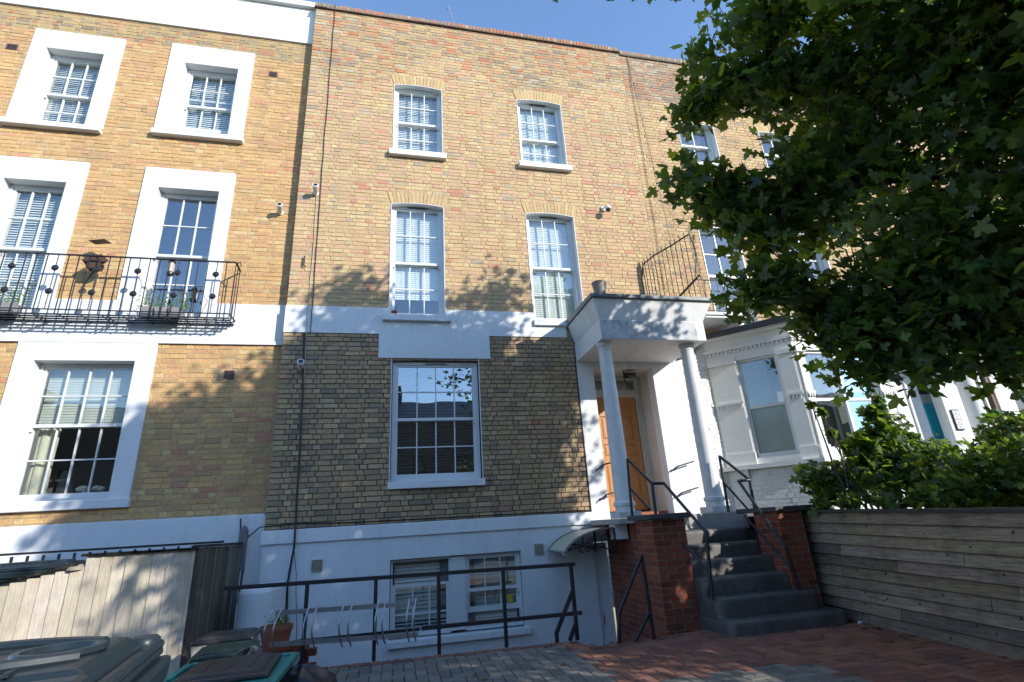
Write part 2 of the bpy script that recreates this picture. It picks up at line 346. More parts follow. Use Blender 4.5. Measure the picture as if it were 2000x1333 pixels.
# ------------------------------------------------------------ sash window
def sash_window(house, x0, x1, z0, z1, yw, depth=.10, cols=3, up=2, lo=2, mid=None, blind=None, lowgap=0.0, upgap=0.0, sill=None, room=roomM,
                fr=.045, blind_to=None, st=.04, bar=.018, horns=True, vent=False, pane_m=None, paint_m=None, roomd=1.1):
    """box frame, two sliding sashes with glazing bars and panes, blind and a room box behind"""
    pm = paint_m or paint; gm = pane_m or glass
    mid = mid if mid is not None else (z0+z1)/2
    f = MB(); ya, yb = yw+depth, yw+depth+.12
    f.box(x0, x0+fr, ya, yb, z0, z1); f.box(x1-fr, x1, ya, yb, z0, z1); f.box(x0+fr, x1-fr, ya, yb, z1-fr, z1); f.box(x0+fr, x1-fr, ya-.01, yb, z0, z0+.04)
    win = f.build('window', pm, house)
    if vent:
        v = MB(); cx = (x0+x1)/2; v.box(cx-.17, cx+.17, ya-.012, ya-.001, z1-fr+.008, z1-fr+.024); v.build('trickle_vent', darkM, win)
    gx0, gx1 = x0+fr, x1-fr
    def sash(za, zb, y, rows, thick_top, thick_bot, nm):
        s = MB(); s.box(gx0, gx0+st, y, y+.04, za, zb); s.box(gx1-st, gx1, y, y+.04, za, zb)
        s.box(gx0+st, gx1-st, y, y+.04, zb-thick_top, zb); s.box(gx0+st, gx1-st, y, y+.04, za, za+thick_bot)
        a, b, c, d = gx0+st, gx1-st, za+thick_bot, zb-thick_top
        for i in range(1, cols): xx = a+(b-a)*i/cols; s.box(xx-bar/2, xx+bar/2, y+.003, y+.036, c, d)
        for k in range(1, rows):
            zz = c+(d-c)*k/rows
            for i in range(cols):
                xa = a+(b-a)*i/cols+(bar/2 if i else 0); xb = a+(b-a)*(i+1)/cols-(bar/2 if i < cols-1 else 0)
                s.box(xa, xb, y+.005, y+.034, zz-bar/2, zz+bar/2)
        if horns and nm == 'upper_sash':
            for xx in (gx0+.002, gx1-st+.002): s.prism([(xx, y+.002, za), (xx, y+.038, za), (xx, y+.03, za-.05), (xx, y+.01, za-.06)], (st-.004, 0, 0))
        so = s.build(nm, pm, win)
        for i in range(cols):
            for k in range(rows):
                g = MB(); xa = a+(b-a)*i/cols; xb = a+(b-a)*(i+1)/cols; za_ = c+(d-c)*k/rows; zb_ = c+(d-c)*(k+1)/rows
                g.box(xa-.003, xb+.003, y+.018, y+.022, za_-.003, zb_+.003); g.build('pane', gm, win)
        return so
    sash(mid-.02-upgap, z1-fr-upgap, ya+.018, up, .03, .045, 'upper_sash')
    sash(z0+.04+lowgap, mid+.025+lowgap, ya+.064, lo, .045, .07, 'lower_sash')
    if blind:
        b = MB(); bt = z1-fr-.01; bb = blind_to if blind_to is not None else z0+.06; yb_ = ya+.15; z = bt
        pitch, tilt, bm = blind
        while z > bb:
            ca, sa = math.cos(tilt)*.5*.045, math.sin(tilt)*.5*.045
            xa, xb = gx0+.02, gx1-.02
            b.hexa([(xa, yb_-ca, z-sa), (xb, yb_-ca, z-sa), (xb, yb_+ca, z+sa), (xa, yb_+ca, z+sa),
                    (xa, yb_-ca, z-sa+.002), (xb, yb_-ca, z-sa+.002), (xb, yb_+ca, z+sa+.002), (xa, yb_+ca, z+sa+.002)])
            z -= pitch
        for xx in (.2, .5, .8): b.box(gx0+(gx1-gx0)*xx-.0015, gx0+(gx1-gx0)*xx+.0015, yb_-.026, yb_-.023, bb, bt)
        b.build('blind', bm, win)
    r = MB(); e = .35
    a, b_, c, d, y0, y1 = x0-e, x1+e, z0-.4, z1+.2, yb+.13, yb+roomd
    r.add([(a,y1,c),(b_,y1,c),(b_,y1,d),(a,y1,d)], [(0,1,2,3)])
    r.add([(a,y0,c),(a,y1,c),(a,y1,d),(a,y0,d)], [(0,1,2,3)]); r.add([(b_,y0,c),(b_,y1,c),(b_,y1,d),(b_,y0,d)], [(3,2,1,0)])
    r.add([(a,y0,c),(b_,y0,c),(b_,y1,c),(a,y1,c)], [(0,1,2,3)]); r.add([(a,y0,d),(b_,y0,d),(b_,y1,d),(a,y1,d)], [(3,2,1,0)])
    # collar between wall back and room so no daylight leaks in
    for (p, q, s_, t_) in ((a, x0, c, d), (x1, b_, c, d), (x0, x1, c, z0), (x0, x1, z1, d)):
        r.box(p, q, yb+.005, y0, s_, t_)
    r.build('room', room, win)
    if sill:
        so = MB(); ov, h, pr = sill; so.hexa([(x0-ov, yw-pr, z0-h), (x1+ov, yw-pr, z0-h), (x1+ov, yw+depth+.02, z0-h), (x0-ov, yw+depth+.02, z0-h),
                                             (x0-ov, yw-pr, z0-.012), (x1+ov, yw-pr, z0-.012), (x1+ov, yw+depth+.02, z0+.002), (x0-ov, yw+depth+.02, z0+.002)])
        so.build('sill', stucco, win, bevel=.006)
    return win

YM, YL = 8.0, 8.18
# brick palettes (weight, colour)
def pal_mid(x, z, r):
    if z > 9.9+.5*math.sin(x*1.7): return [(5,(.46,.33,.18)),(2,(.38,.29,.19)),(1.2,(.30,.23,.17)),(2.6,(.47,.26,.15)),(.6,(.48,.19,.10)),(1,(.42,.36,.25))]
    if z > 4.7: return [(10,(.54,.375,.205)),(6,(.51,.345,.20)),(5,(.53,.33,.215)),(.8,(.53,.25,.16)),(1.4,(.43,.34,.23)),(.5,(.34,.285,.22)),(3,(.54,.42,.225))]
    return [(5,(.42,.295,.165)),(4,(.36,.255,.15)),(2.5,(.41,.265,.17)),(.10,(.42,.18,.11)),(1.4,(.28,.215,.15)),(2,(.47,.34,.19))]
def pal_left(x, z, r):
    if z > 9.95: return [(5,(.42,.30,.15)),(1.5,(.44,.22,.12)),(2,(.33,.26,.16)),(1,(.26,.2,.14))]
    return [(9,(.56,.35,.155)),(6,(.53,.32,.145)),(3,(.52,.295,.155)),(.4,(.52,.25,.15)),(1,(.43,.29,.15)),(2,(.56,.395,.20))]
def pal_right(x, z, r):
    if z > 10: return [(4,(.36,.26,.18)),(3,(.40,.22,.14)),(2,(.26,.2,.16)),(1,(.4,.34,.25))]
    return [(9,(.53,.365,.19)),(5,(.50,.335,.18)),(3,(.50,.315,.19)),(1,(.36,.28,.2)),(2,(.53,.40,.22))]
pal_arch = [(5,(.53,.38,.195)),(3,(.52,.36,.19)),(1,(.50,.34,.18))]
pal_red = [(5,(.25,.068,.036)),(3,(.20,.055,.033)),(2,(.29,.085,.045)),(1,(.15,.05,.035))]

# ============================================================ MIDDLE HOUSE
H2 = thing('brick_house', 'tall yellow brick house in the middle with arched sash windows, white band and columned porch', 'house', (1.5, 8, 0), 'terraced brick houses')
MX0, MX1, MX2 = -1.745, 3.0, 4.86
W = {'w1': (-.165, .775, 7.94, 9.60), 'w2': (2.31, 3.275, 7.94, 9.60), 'w3': (-.165, .775, 4.60, 6.83), 'w4': (2.31, 3.275, 4.60, 6.83), 'w5': (-.085, 1.30, 1.93, 3.84)}
holesW = [W[k] for k in W]
bw = (-.055, 1.835, -.12, .885)
doorhole = (3.34, 4.42, 1.24, 3.74)
wl = MB(); wall_cells(wl, MX0+.012, MX2, 4.28, 11.29, YM, YM+.22, holesW)
wallU = wl.build('wall', mortarL, H2)
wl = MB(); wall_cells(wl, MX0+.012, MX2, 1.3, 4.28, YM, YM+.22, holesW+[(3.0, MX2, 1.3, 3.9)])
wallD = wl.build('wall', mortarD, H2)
def arch_zone(x0, x1, zc, h=.235): return (x0-.075, x1+.075, zc-.04, zc+h)
AH = [arch_zone(W[k][0], W[k][1], W[k][3]) for k in ('w1','w2','w3','w4')]
band = (-9, 9, 4.276, 4.734); drop = (-.304, 1.504, 3.868, 4.30)
brick_field(wallU, MX0, MX2, 4.734, 11.29, YM, .0768, holesW+AH, pal_mid, 11, 300, proud=.006)
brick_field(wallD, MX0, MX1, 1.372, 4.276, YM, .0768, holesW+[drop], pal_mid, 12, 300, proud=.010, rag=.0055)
rr = random.Random(5)
for k in ('w1','w2','w3','w4'):
    x0, x1, z0, z1 = W[k]; av = MB(); al = MB()
    arch(av, al, x0, x1, z1-.045, z1, YM, .045, .225, rr, pal_arch, 15)
    al.box(x0, x0+.012, YM-.014, YM+.125, z0, z1-.05); al.box(x1-.012, x1, YM-.014, YM+.125, z0, z1-.05)
    av.build('brick_arch', brickM, wallU, kind='stuff'); al.build('reveal_lining', paint, H2)
bs = (.026, math.radians(28), blindM); bo = (.046, math.radians(8), blindM)
sash_window(H2, -.153, .763, 7.95, 9.585, YM, cols=3, mid=8.745, blind=(.042, math.radians(67), blindM), sill=(.07, .13, .10), vent=False)
sash_window(H2, 2.322, 3.263, 7.95, 9.585, YM, cols=3, mid=8.66, blind=(.040, math.radians(73), blindM), sill=(.07, .13, .10), vent=True)
sash_window(H2, -.153, .763, 4.62, 6.815, YM, cols=3, mid=5.66, blind=(.040, math.radians(72), blindM), blind_to=5.0, sill=(.10, .12, .10), vent=True)
sash_window(H2, 2.322, 3.263, 4.60, 6.815, YM, cols=3, mid=5.70, blind=(.040, math.radians(72), blindM), blind_to=4.72, sill=(.02, .12, .08), vent=True)
sash_window(H2, -.075, 1.29, 1.95, 3.83, YM, depth=.06, cols=4, mid=2.89, blind=(.050, math.radians(-12), blindD), sill=(.04, .11, .08), vent=True, fr=.05, pane_m=glassR)
b = MB(); wall_cells(b, MX0, 2.885, 4.276, 4.734, YM-.030, YM-.0005, holesW); wall_cells(b, 2.885, MX2, 4.56, 4.73, YM-.026, YM-.0005, holesW); b.build('white_band', stucco, H2)
b = MB(); b.box(-.304, 1.504, YM-.034, YM+.001, 3.868, 4.2755); b.build('white_lintel_panel', stucco, H2)
b = MB(); b.box(-.10, -.085, YM-.02, YM+.06, 1.9, 3.866); b.box(1.30, 1.315, YM-.02, YM+.06, 1.9, 3.866); b.build('reveal_trim', paint, H2)
# basement render
hB = [bw, (2.97, 3.20, -1.2, .93)]
b = MB(); wall_cells(b, MX0, 3.2, -1.2, 1.187, YM-.012, YM+.2, hB); b.build('basement_wall', stuccoW, H2)
b = MB(); b.box(MX0-.03, 3.02, YM-.045, YM-.002, 1.187, 1.368); b.build('plinth_band', stuccoW, H2, bevel=.008)
mul = MB(); mul.box(.80, 1.0, YM+.04, YM+.2, bw[2]+.04, bw[3]-.02); mul.build('mullion', paint, H2)
sash_window(H2, -.045, .80, -.10, .875, YM-.012, depth=.08, cols=3, up=2, lo=2, mid=.1, blind=(.05, math.radians(66), blindG), lowgap=0, upgap=.30, fr=.03)
sash_window(H2, 1.0, 1.825, -.10, .875, YM-.012, depth=.08, cols=3, up=2, lo=1, mid=.40, blind=(.05, math.radians(66), blindG), lowgap=.17, fr=.03)
b = MB(); b.box(bw[0]-.02, bw[1]+.06, YM-.09, YM+.08, -.20, -.122); b.build('basement_sill', stuccoW, H2, bevel=.006)
b = MB(); b.box(1.62, 1.70, YM+.118, YM+.1205, .19, .30); b.build('sticker', yellowM, H2)
bd = MB(); bd.box(2.985, 3.2, YM+.03, YM+.07, -1.15, .91); bdo = bd.build('basement_door', stuccoW, H2)
q = MB(); q.box(3.03, 3.05, YM+.018, YM+.031, -.2, -.08); q.box(3.12,3.13, YM+.022, YM+.031, .25,.27); q.build('handle', steelM, bdo)
q = MB(); q.box(2.86, 3.2, YM-.05, YM-.011, .935, 1.0); q.build('door_head', stuccoW, H2, bevel=.005)
for (x, z) in ((-1.025, .885), (2.11, .885)):
    v = MB(); v.box(x-.072, x+.072, YM-.03, YM-.011, z-.075, z-.067); v.box(x-.072, x+.072, YM-.03, YM-.011, z+.067, z+.075)
    v.box(x-.072, x-.064, YM-.03, YM-.011, z-.067, z+.067); v.box(x+.064, x+.072, YM-.03, YM-.011, z-.067, z+.067)
    for i in range(9): zz = z-.06+i*.0142; v.hexa([(x-.064,YM-.028,zz),(x+.064,YM-.028,zz),(x+.064,YM-.014,zz+.006),(x-.064,YM-.014,zz+.006),(x-.064,YM-.028,zz+.003),(x+.064,YM-.028,zz+.003),(x+.064,YM-.014,zz+.009),(x-.064,YM-.014,zz+.009)])
    v.build('air_vent', ventcream, H2)
# parapet coping: a row of bricks on edge over a tile course
cp = thing  # noqa
copw = MB(); copw.box(MX0, MX2-.02, YM-.005, YM+.33, 11.29, 11.32); cw = copw.build('parapet_coping', mortarD, H2)
tl = MB(); rnd = random.Random(3); x = MX0-.02
while x < MX2-.04:
    tl.col = jit((.17,.12,.09), rnd, .1); wd = rnd.uniform(.2, .26); tl.box(x+.003, min(x+wd, MX2-.02), YM-.045+rnd.uniform(-.006,.006), YM+.34, 11.318, 11.345+rnd.uniform(0,.005)); x += wd
tl.build('tile_course', brickM, cw, kind='stuff')
x = MX0-.02
while x < MX2-.09:
    q = MB(); q.col = pick([(4,(.42,.17,.09)),(2,(.34,.2,.12)),(2,(.25,.19,.13)),(1,(.4,.3,.2))] if x > -1.3 else [(3,(.3,.25,.16)),(2,(.24,.2,.14))], rnd)
    y0 = YM-.03+rnd.uniform(-.008,.008); q.box(x+.004, x+.068+rnd.uniform(-.004,.004), y0, YM+.33, 11.347, 11.452+rnd.uniform(-.008,.01)); q.build('coping_brick', brickM, cw); x += .0765
# roof strip behind parapets
b = MB(); b.box(-9, 20, YM+.35, YM+7, 10.9, 11.0); b.build('roof', slate, H2)
# ---- porch
por = thing  # noqa
P = MB()
px0, px1, py0 = 3.02, 4.81, 6.82
P.box(px0, px1, py0, YM-.001, 3.83, 4.16)
pe = P.build('porch', porchM, H2, bevel=.004)
q = MB(); q.hexa([(px0,py0,4.162),(px1,py0,4.162),(px1,YM-.03,4.162),(px0,YM-.03,4.162),(px0-.10,py0-.07,4.48),(px1+.17,py0-.07,4.48),(px1+.17,YM-.03,4.48),(px0-.10,YM-.03,4.48)])
q.build('cornice', porchM, pe)
q = MB(); q.box(px0+.02, px1-.15, py0-.004, py0+.01, 3.84, 4.14); q.build('stained_fascia', porchdirty, pe)
q = MB(); q.hexa([(px0-.13,py0-.11,4.482),(px1+.20,py0-.11,4.482),(px1+.20,YM-.035,4.482),(px0-.13,YM-.035,4.482),(px0-.135,py0-.115,4.545),(px1+.205,py0-.115,4.545),(px1+.205,YM-.035,4.60),(px0-.135,YM-.035,4.60)])
q.build('lead_roof', lead, pe, bevel=.008)
for cx in (3.15, 4.575):
    c = MB(); cy = 7.05
    c.lathe([(.132,1.33),(.132,1.40),(.150,1.41),(.152,1.45),(.128,1.47),(.124,1.50),(.120,2.3),(.106,3.2),(.098,3.72),(.104,3.725),(.104,3.74),(.098,3.75),(.12,3.78),(.125,3.80),(.125,3.83)], (cx, cy, 0), 36)
    co = c.build('column', porchM, pe, smooth=True)
    s_ = MB(); s_.box(cx-.165, cx+.165, cy-.165, cy+.165, 1.245, 1.33); s_.build('column_base', stoneSlab if False else porchM, co, bevel=.006)
# pilasters, wall faces and door recess
q = MB(); q.box(3.0, 3.304, YM-.022, YM+.2, 1.22, 3.829); q.box(4.42, 4.87, YM-.022, YM+.2, 1.22, 3.829); q.box(3.304, 4.42, YM-.022, YM+.2, 3.72, 3.829)
q.build('porch_wall', stucco, H2)
q = MB(); q.box(2.99, 3.004, YM-.028, YM+.01, 1.37, 3.83); q.build('cable_trunking', cableM, H2)
q = MB()
q.box(3.22, 3.303, YM+.2, YM+.62, 1.24, 3.85); q.box(4.421, 4.5, YM+.2, YM+.62, 1.24, 3.85); q.box(3.22, 4.5, YM+.2, YM+.62, 3.722, 3.85)  # reveal boards
q.build('door_reveal', oldpaint, H2)
dy = YM+.50
q = MB()
q.box(3.304, 3.42, dy, dy+.1, 1.24, 3.71); q.box(4.30, 4.42, dy, dy+.1, 1.24, 3.71); q.box(3.42, 4.30, dy, dy+.1, 3.66, 3.71); q.box(3.42, 4.30, dy, dy+.1, 3.33, 3.47)
for xx in (3.43, 4.27): q.box(xx, xx+.02, dy-.02, dy-.001, 1.3, 3.36)
q.box(3.43, 4.29, dy-.02, dy-.001, 3.362, 3.385); q.box(4.335, 4.35, dy-.018, dy-.001, 1.3, 3.68)
dfr = q.build('door_frame', oldpaint, H2, bevel=.003)
q = MB(); q.box(3.42, 4.30, dy+.04, dy+.046, 3.47, 3.66); q.build('fanlight', glass, dfr)
q = MB(); q.box(3.3, 4.42, dy+.11, dy+.7, 1.3, 3.75); q.build('hall', roomM, dfr)
q = MB(); dx0, dx1 = 3.45, 4.27; D0, D1 = 1.36, 3.33
q.box(dx0, dx1, dy+.03, dy+.075, D0, D1); door = q.build('front_door', doorwood, H2)
q = MB()
rails = [(D0, D0+.22), (D0+.80, D0+.90), (D0+1.12, D0+1.2), (D0+1.62, D0+1.70), (D1-.13, D1)]
for a, b_ in rails: q.box(dx0+.1, dx1-.1, dy+.012, dy+.029, a, b_)
for xx in (dx0, (dx0+dx1)/2-.05, dx1-.1): q.box(xx, xx+.1, dy+.0125, dy+.0295, D0, D1)
q.build('door_rails', doorwood, door, bevel=.004)
for i in range(4):
    for s_ in (0, 1):
        xa = dx0+.1 if s_ == 0 else (dx0+dx1)/2+.05; xb = (dx0+dx1)/2-.05 if s_ == 0 else dx1-.1
        za, zb = rails[i][1], rails[i+1][0]
        q = MB(); q.hexa([(xa+.02,dy+.0295,za+.02),(xb-.02,dy+.0295,za+.02),(xb-.02,dy+.0295,zb-.02),(xa+.02,dy+.0295,zb-.02),(xa+.05,dy+.018,za+.05),(xb-.05,dy+.018,za+.05),(xb-.05,dy+.018,zb-.05),(xa+.05,dy+.018,zb-.05)])
        q.build('door_panel', doorwood, door)
q = MB(); q.lathe([(.0,0),(.018,.0),(.03,.02),(.03,.04),(.0,.055)], (dx0+.06, dy+.012, D0+1.0), 12, (0,-1,0)); q.build('handle', steelM, door, smooth=True)
q = MB(); q.box(3.31, 4.41, YM+.18, YM+.50, 1.245, 1.325); q.build('door_step', terra, H2, bevel=.006)
# porch floor slab
q = MB(); q.box(2.96, 4.9, 6.87, YM-.024, 1.17, 1.243); q.build('porch_floor', stoneSlab, H2, bevel=.008)
q = MB(); q.box(2.99, 3.17, 7.1, 7.3, .975, 1.168); q.build('slab_bearing', stuccoW, H2)

# ============================================================ LEFT HOUSE
H1 = thing('brick_house', 'orange-yellow brick house on the left with broad white window surrounds', 'house', (-4.2, 8.18, 0), 'terraced brick houses')
LX0, LX1 = -9.0, -1.75
wins = {'l1': (-6.11,-5.215,7.985,9.60), 'l2': (-3.94,-3.02,8.055,9.64), 'l3': (-6.10,-5.235,4.62,6.85), 'l4': (-3.95,-3.01,4.62,6.89), 'l5': (-5.04,-3.76,1.90,3.85),
        'l6': (-8.3,-7.4,7.985,9.6), 'l7': (-8.3,-7.4,4.62,6.85)}
hs = list(wins.values())
wl = MB(); wall_cells(wl, LX0, LX1+.02, 1.2, 10.5, YL, YL+.22, hs); wallL = wl.build('wall', mortarL, H1)
surr = [(-6.345,-4.955,7.935,10.0), (-4.20,-2.785,7.95,10.06), (-6.27,-5.0,4.79,7.25), (-4.18,-2.80,4.79,7.265), (-5.275,-3.515,1.78,4.13), (-8.5,-7.15,7.935,10.0), (-8.5,-7.15,4.79,7.25)]
bandL = (-9, -1.75, 4.12, 4.80)
vents = [(-2.565,-2.42,3.56,3.71), (-2.50,-2.35,9.56,9.69), (-6.70,-6.53,9.46,9.60)]
brick_field(wallL, LX0, LX1+.02, 1.62, 10.48, YL, .0755, hs+surr+[bandL]+vents, pal_left, 21, 300, proud=.005)
for s_ in surr:
    q = MB(); wall_cells(q, s_[0], s_[1], s_[2], s_[3] if s_[3] != 4.13 else 4.1195, YL-.035, YL-.0005, hs); q.build('window_surround', stucco, H1)
q = MB(); wall_cells(q, LX0, LX1, 4.12, 4.80, YL-.040, YL-.0005, hs); q.build('white_band', stucco, H1)
q = MB(); q.box(LX0, LX1+.004, YL-.04, YL+.25, 10.50, 11.42); q.build('parapet', stucco, H1)
q = MB(); q.box(LX0, LX1+.004, YL-.12, YL+.3, 11.42, 11.56); q.build('parapet_coping', stucco, H1, bevel=.01)
q = MB(); q.box(LX0, -1.775, YL-.10, YL+.2, -1.2, 1.60); q.box(-1.95,-1.71, YL-.14, YL-.101,-1.2,1.58); q.build('plinth', stuccoW, H1, bevel=.008)
for (a, b_, c, d) in vents:
    v = MB(); v.box(a, b_, YL-.008, YL+.02, c, d)
    o = v.build('air_brick', ventbrown, H1); g = MB()
    for i in range(3):
        for k in range(3): g.box(a+.018+i*(b_-a-.036)/3+.004, a+.018+(i+1)*(b_-a-.036)/3-.004, YL-.010, YL-.0081, c+.012+k*(d-c-.024)/3+.004, c+.012+(k+1)*(d-c-.024)/3-.004)
    g.build('air_slot', darkM, o)
Lb = (.030, math.radians(35), blindM)
D_ = .13
def lining(x0,x1,z0,z1):
    al2.box(x0, x0+.01, YL-.034, YL+D_+.0, z0, z1); al2.box(x1-.01, x1, YL-.034, YL+D_, z0, z1); al2.box(x0+.01, x1-.01, YL-.034, YL+D_, z1-.01, z1)
for k in wins: al2 = MB(); lining(*wins[k]); al2.build('reveal_lining', paint, H1)
def wn(k, **kw):
    x0, x1, z0, z1 = wins[k]; return sash_window(H1, x0+.01, x1-.01, z0, z1-.01, YL, depth=D_, **kw)
wn('l1', cols=3, mid=8.74, blind=(.042, math.radians(58), blindM), room=roomL)
wn('l2', cols=3, mid=8.80, lowgap=.19, up=2, lo=1, blind=(.045, math.radians(62), blindM), blind_to=8.35)
wn('l3', cols=3, mid=5.70, blind=(.044, math.radians(55), blindM))
wn('l4', cols=3, mid=5.70, blind=None, pane_m=glassR)
wn('l5', cols=4, mid=2.93, blind=(.040, math.radians(72), blindG), blind_to=2.95)
wn('l6', cols=3, mid=8.74); wn('l7', cols=3, mid=5.70)
for k in ('l1','l2','l6'):
    q = MB(); x0, x1, z0, z1 = wins[k]; q.hexa([(x0-.26,YL-.11,z0-.13),(x1+.26,YL-.11,z0-.13),(x1+.26,YL+.1,z0-.13),(x0-.26,YL+.1,z0-.13),(x0-.26,YL-.11,z0-.03),(x1+.26,YL-.11,z0-.03),(x1+.26,YL+.16,z0),(x0-.26,YL+.16,z0)]); q.build('sill', stucco, H1, bevel=.008)
q = MB(); q.box(-5.30,-3.50,YL-.07,YL+.1,1.775,1.895)
q.build('sill', stucco, H1, bevel=.008)
q = MB(); q.tube([(-4.86, YL+.36, 1.95), (-4.86, YL+.36, 2.9)], .07, 12); 
for i in range(5): q.tube([(-4.93+i*.05, YL+.34, 1.95), (-4.92+i*.045, YL+.34, 2.4), (-4.93+i*.05, YL+.36, 3.75)], .035, 8)
q.build('curtain', curtain, H1, smooth=True)

# ============================================================ RIGHT HOUSE with canted bay
H3 = thing('brick_house', 'brick house with white canted bay window, right of the porch behind the maple', 'house', (7.2, 8, 0), 'terraced brick houses')
RX0, RX1 = MX2+.001, 9.9
rw = {'r1': (5.97,6.885,8.41,9.51), 'r2': (8.06,8.97,8.41,9.51), 'r3': (5.95,6.86,4.62,6.79), 'r4': (8.03,8.94,4.62,6.79)}
wl = MB(); wall_cells(wl, RX0, 17.5, 4.4, 11.25, YM+.004, YM+.22, list(rw.values())+[(11.2,12.1,8.4,9.5),(11.2,12.1,4.62,6.8)]); wallR = wl.build('wall', mortarL, H3)
AR = [arch_zone(v[0], v[1], v[3]) for v in rw.values()]
brick_field(wallR, RX0, 17.5, 4.4, 11.25, YM+.004, .0768, list(rw.values())+AR+[(11.2,12.1,8.4,9.5),(11.2,12.1,4.62,6.8)], pal_right, 31, 300, proud=.006)
for v in rw.values():
    av = MB(); al = MB(); arch(av, al, v[0], v[1], v[3]-.02, v[3], YM+.004, .02, .22, rr, pal_arch, 14); al.box(v[0], v[0]+.012, YM-.012, YM+.13, v[2], v[3]-.02); al.box(v[1]-.012, v[1], YM-.012, YM+.13, v[2], v[3]-.02)
    av.build('brick_arch', brickM, wallR, kind='stuff'); al.build('reveal_lining', paint, H3)
for k, v in rw.items():
    sash_window(H3, v[0]+.012, v[1]-.012, v[2], v[3]-.015, YM, depth=.12, cols=2, up=1 if k in ('r1','r2') else 2, lo=1 if k in ('r1','r2') else 2, horns=False, mid=(v[2]+v[3])/2+.02, blind=(.04, math.radians(40), blindM) if k in ('r1',) else None,
                sill=(.06,.1,.08) if k in ('r1','r2') else None)
sash_window(H3, 11.21, 12.09, 8.41, 9.49, YM, depth=.12, cols=2, up=1, lo=1); sash_window(H3, 11.21, 12.09, 4.63, 6.79, YM, depth=.12, cols=2, up=1, lo=1)
q = MB(); q.box(RX0, 17.5, YM-.03, YM+.3, 11.25, 11.30); cwr = q.build('parapet_coping', mortarD, H3)
q = MB(); rnd = random.Random(9); x = RX0+.01
while x < 11: q.col = pick([(3,(.34,.27,.2)),(2,(.26,.21,.17)),(1,(.38,.2,.13))], rnd); q.box(x+.004, x+.07, YM-.02, YM+.3, 11.302, 11.40+rnd.uniform(-.006,.006)); x += .0765
q.build('coping_brick', brickM, cwr, kind='stuff')
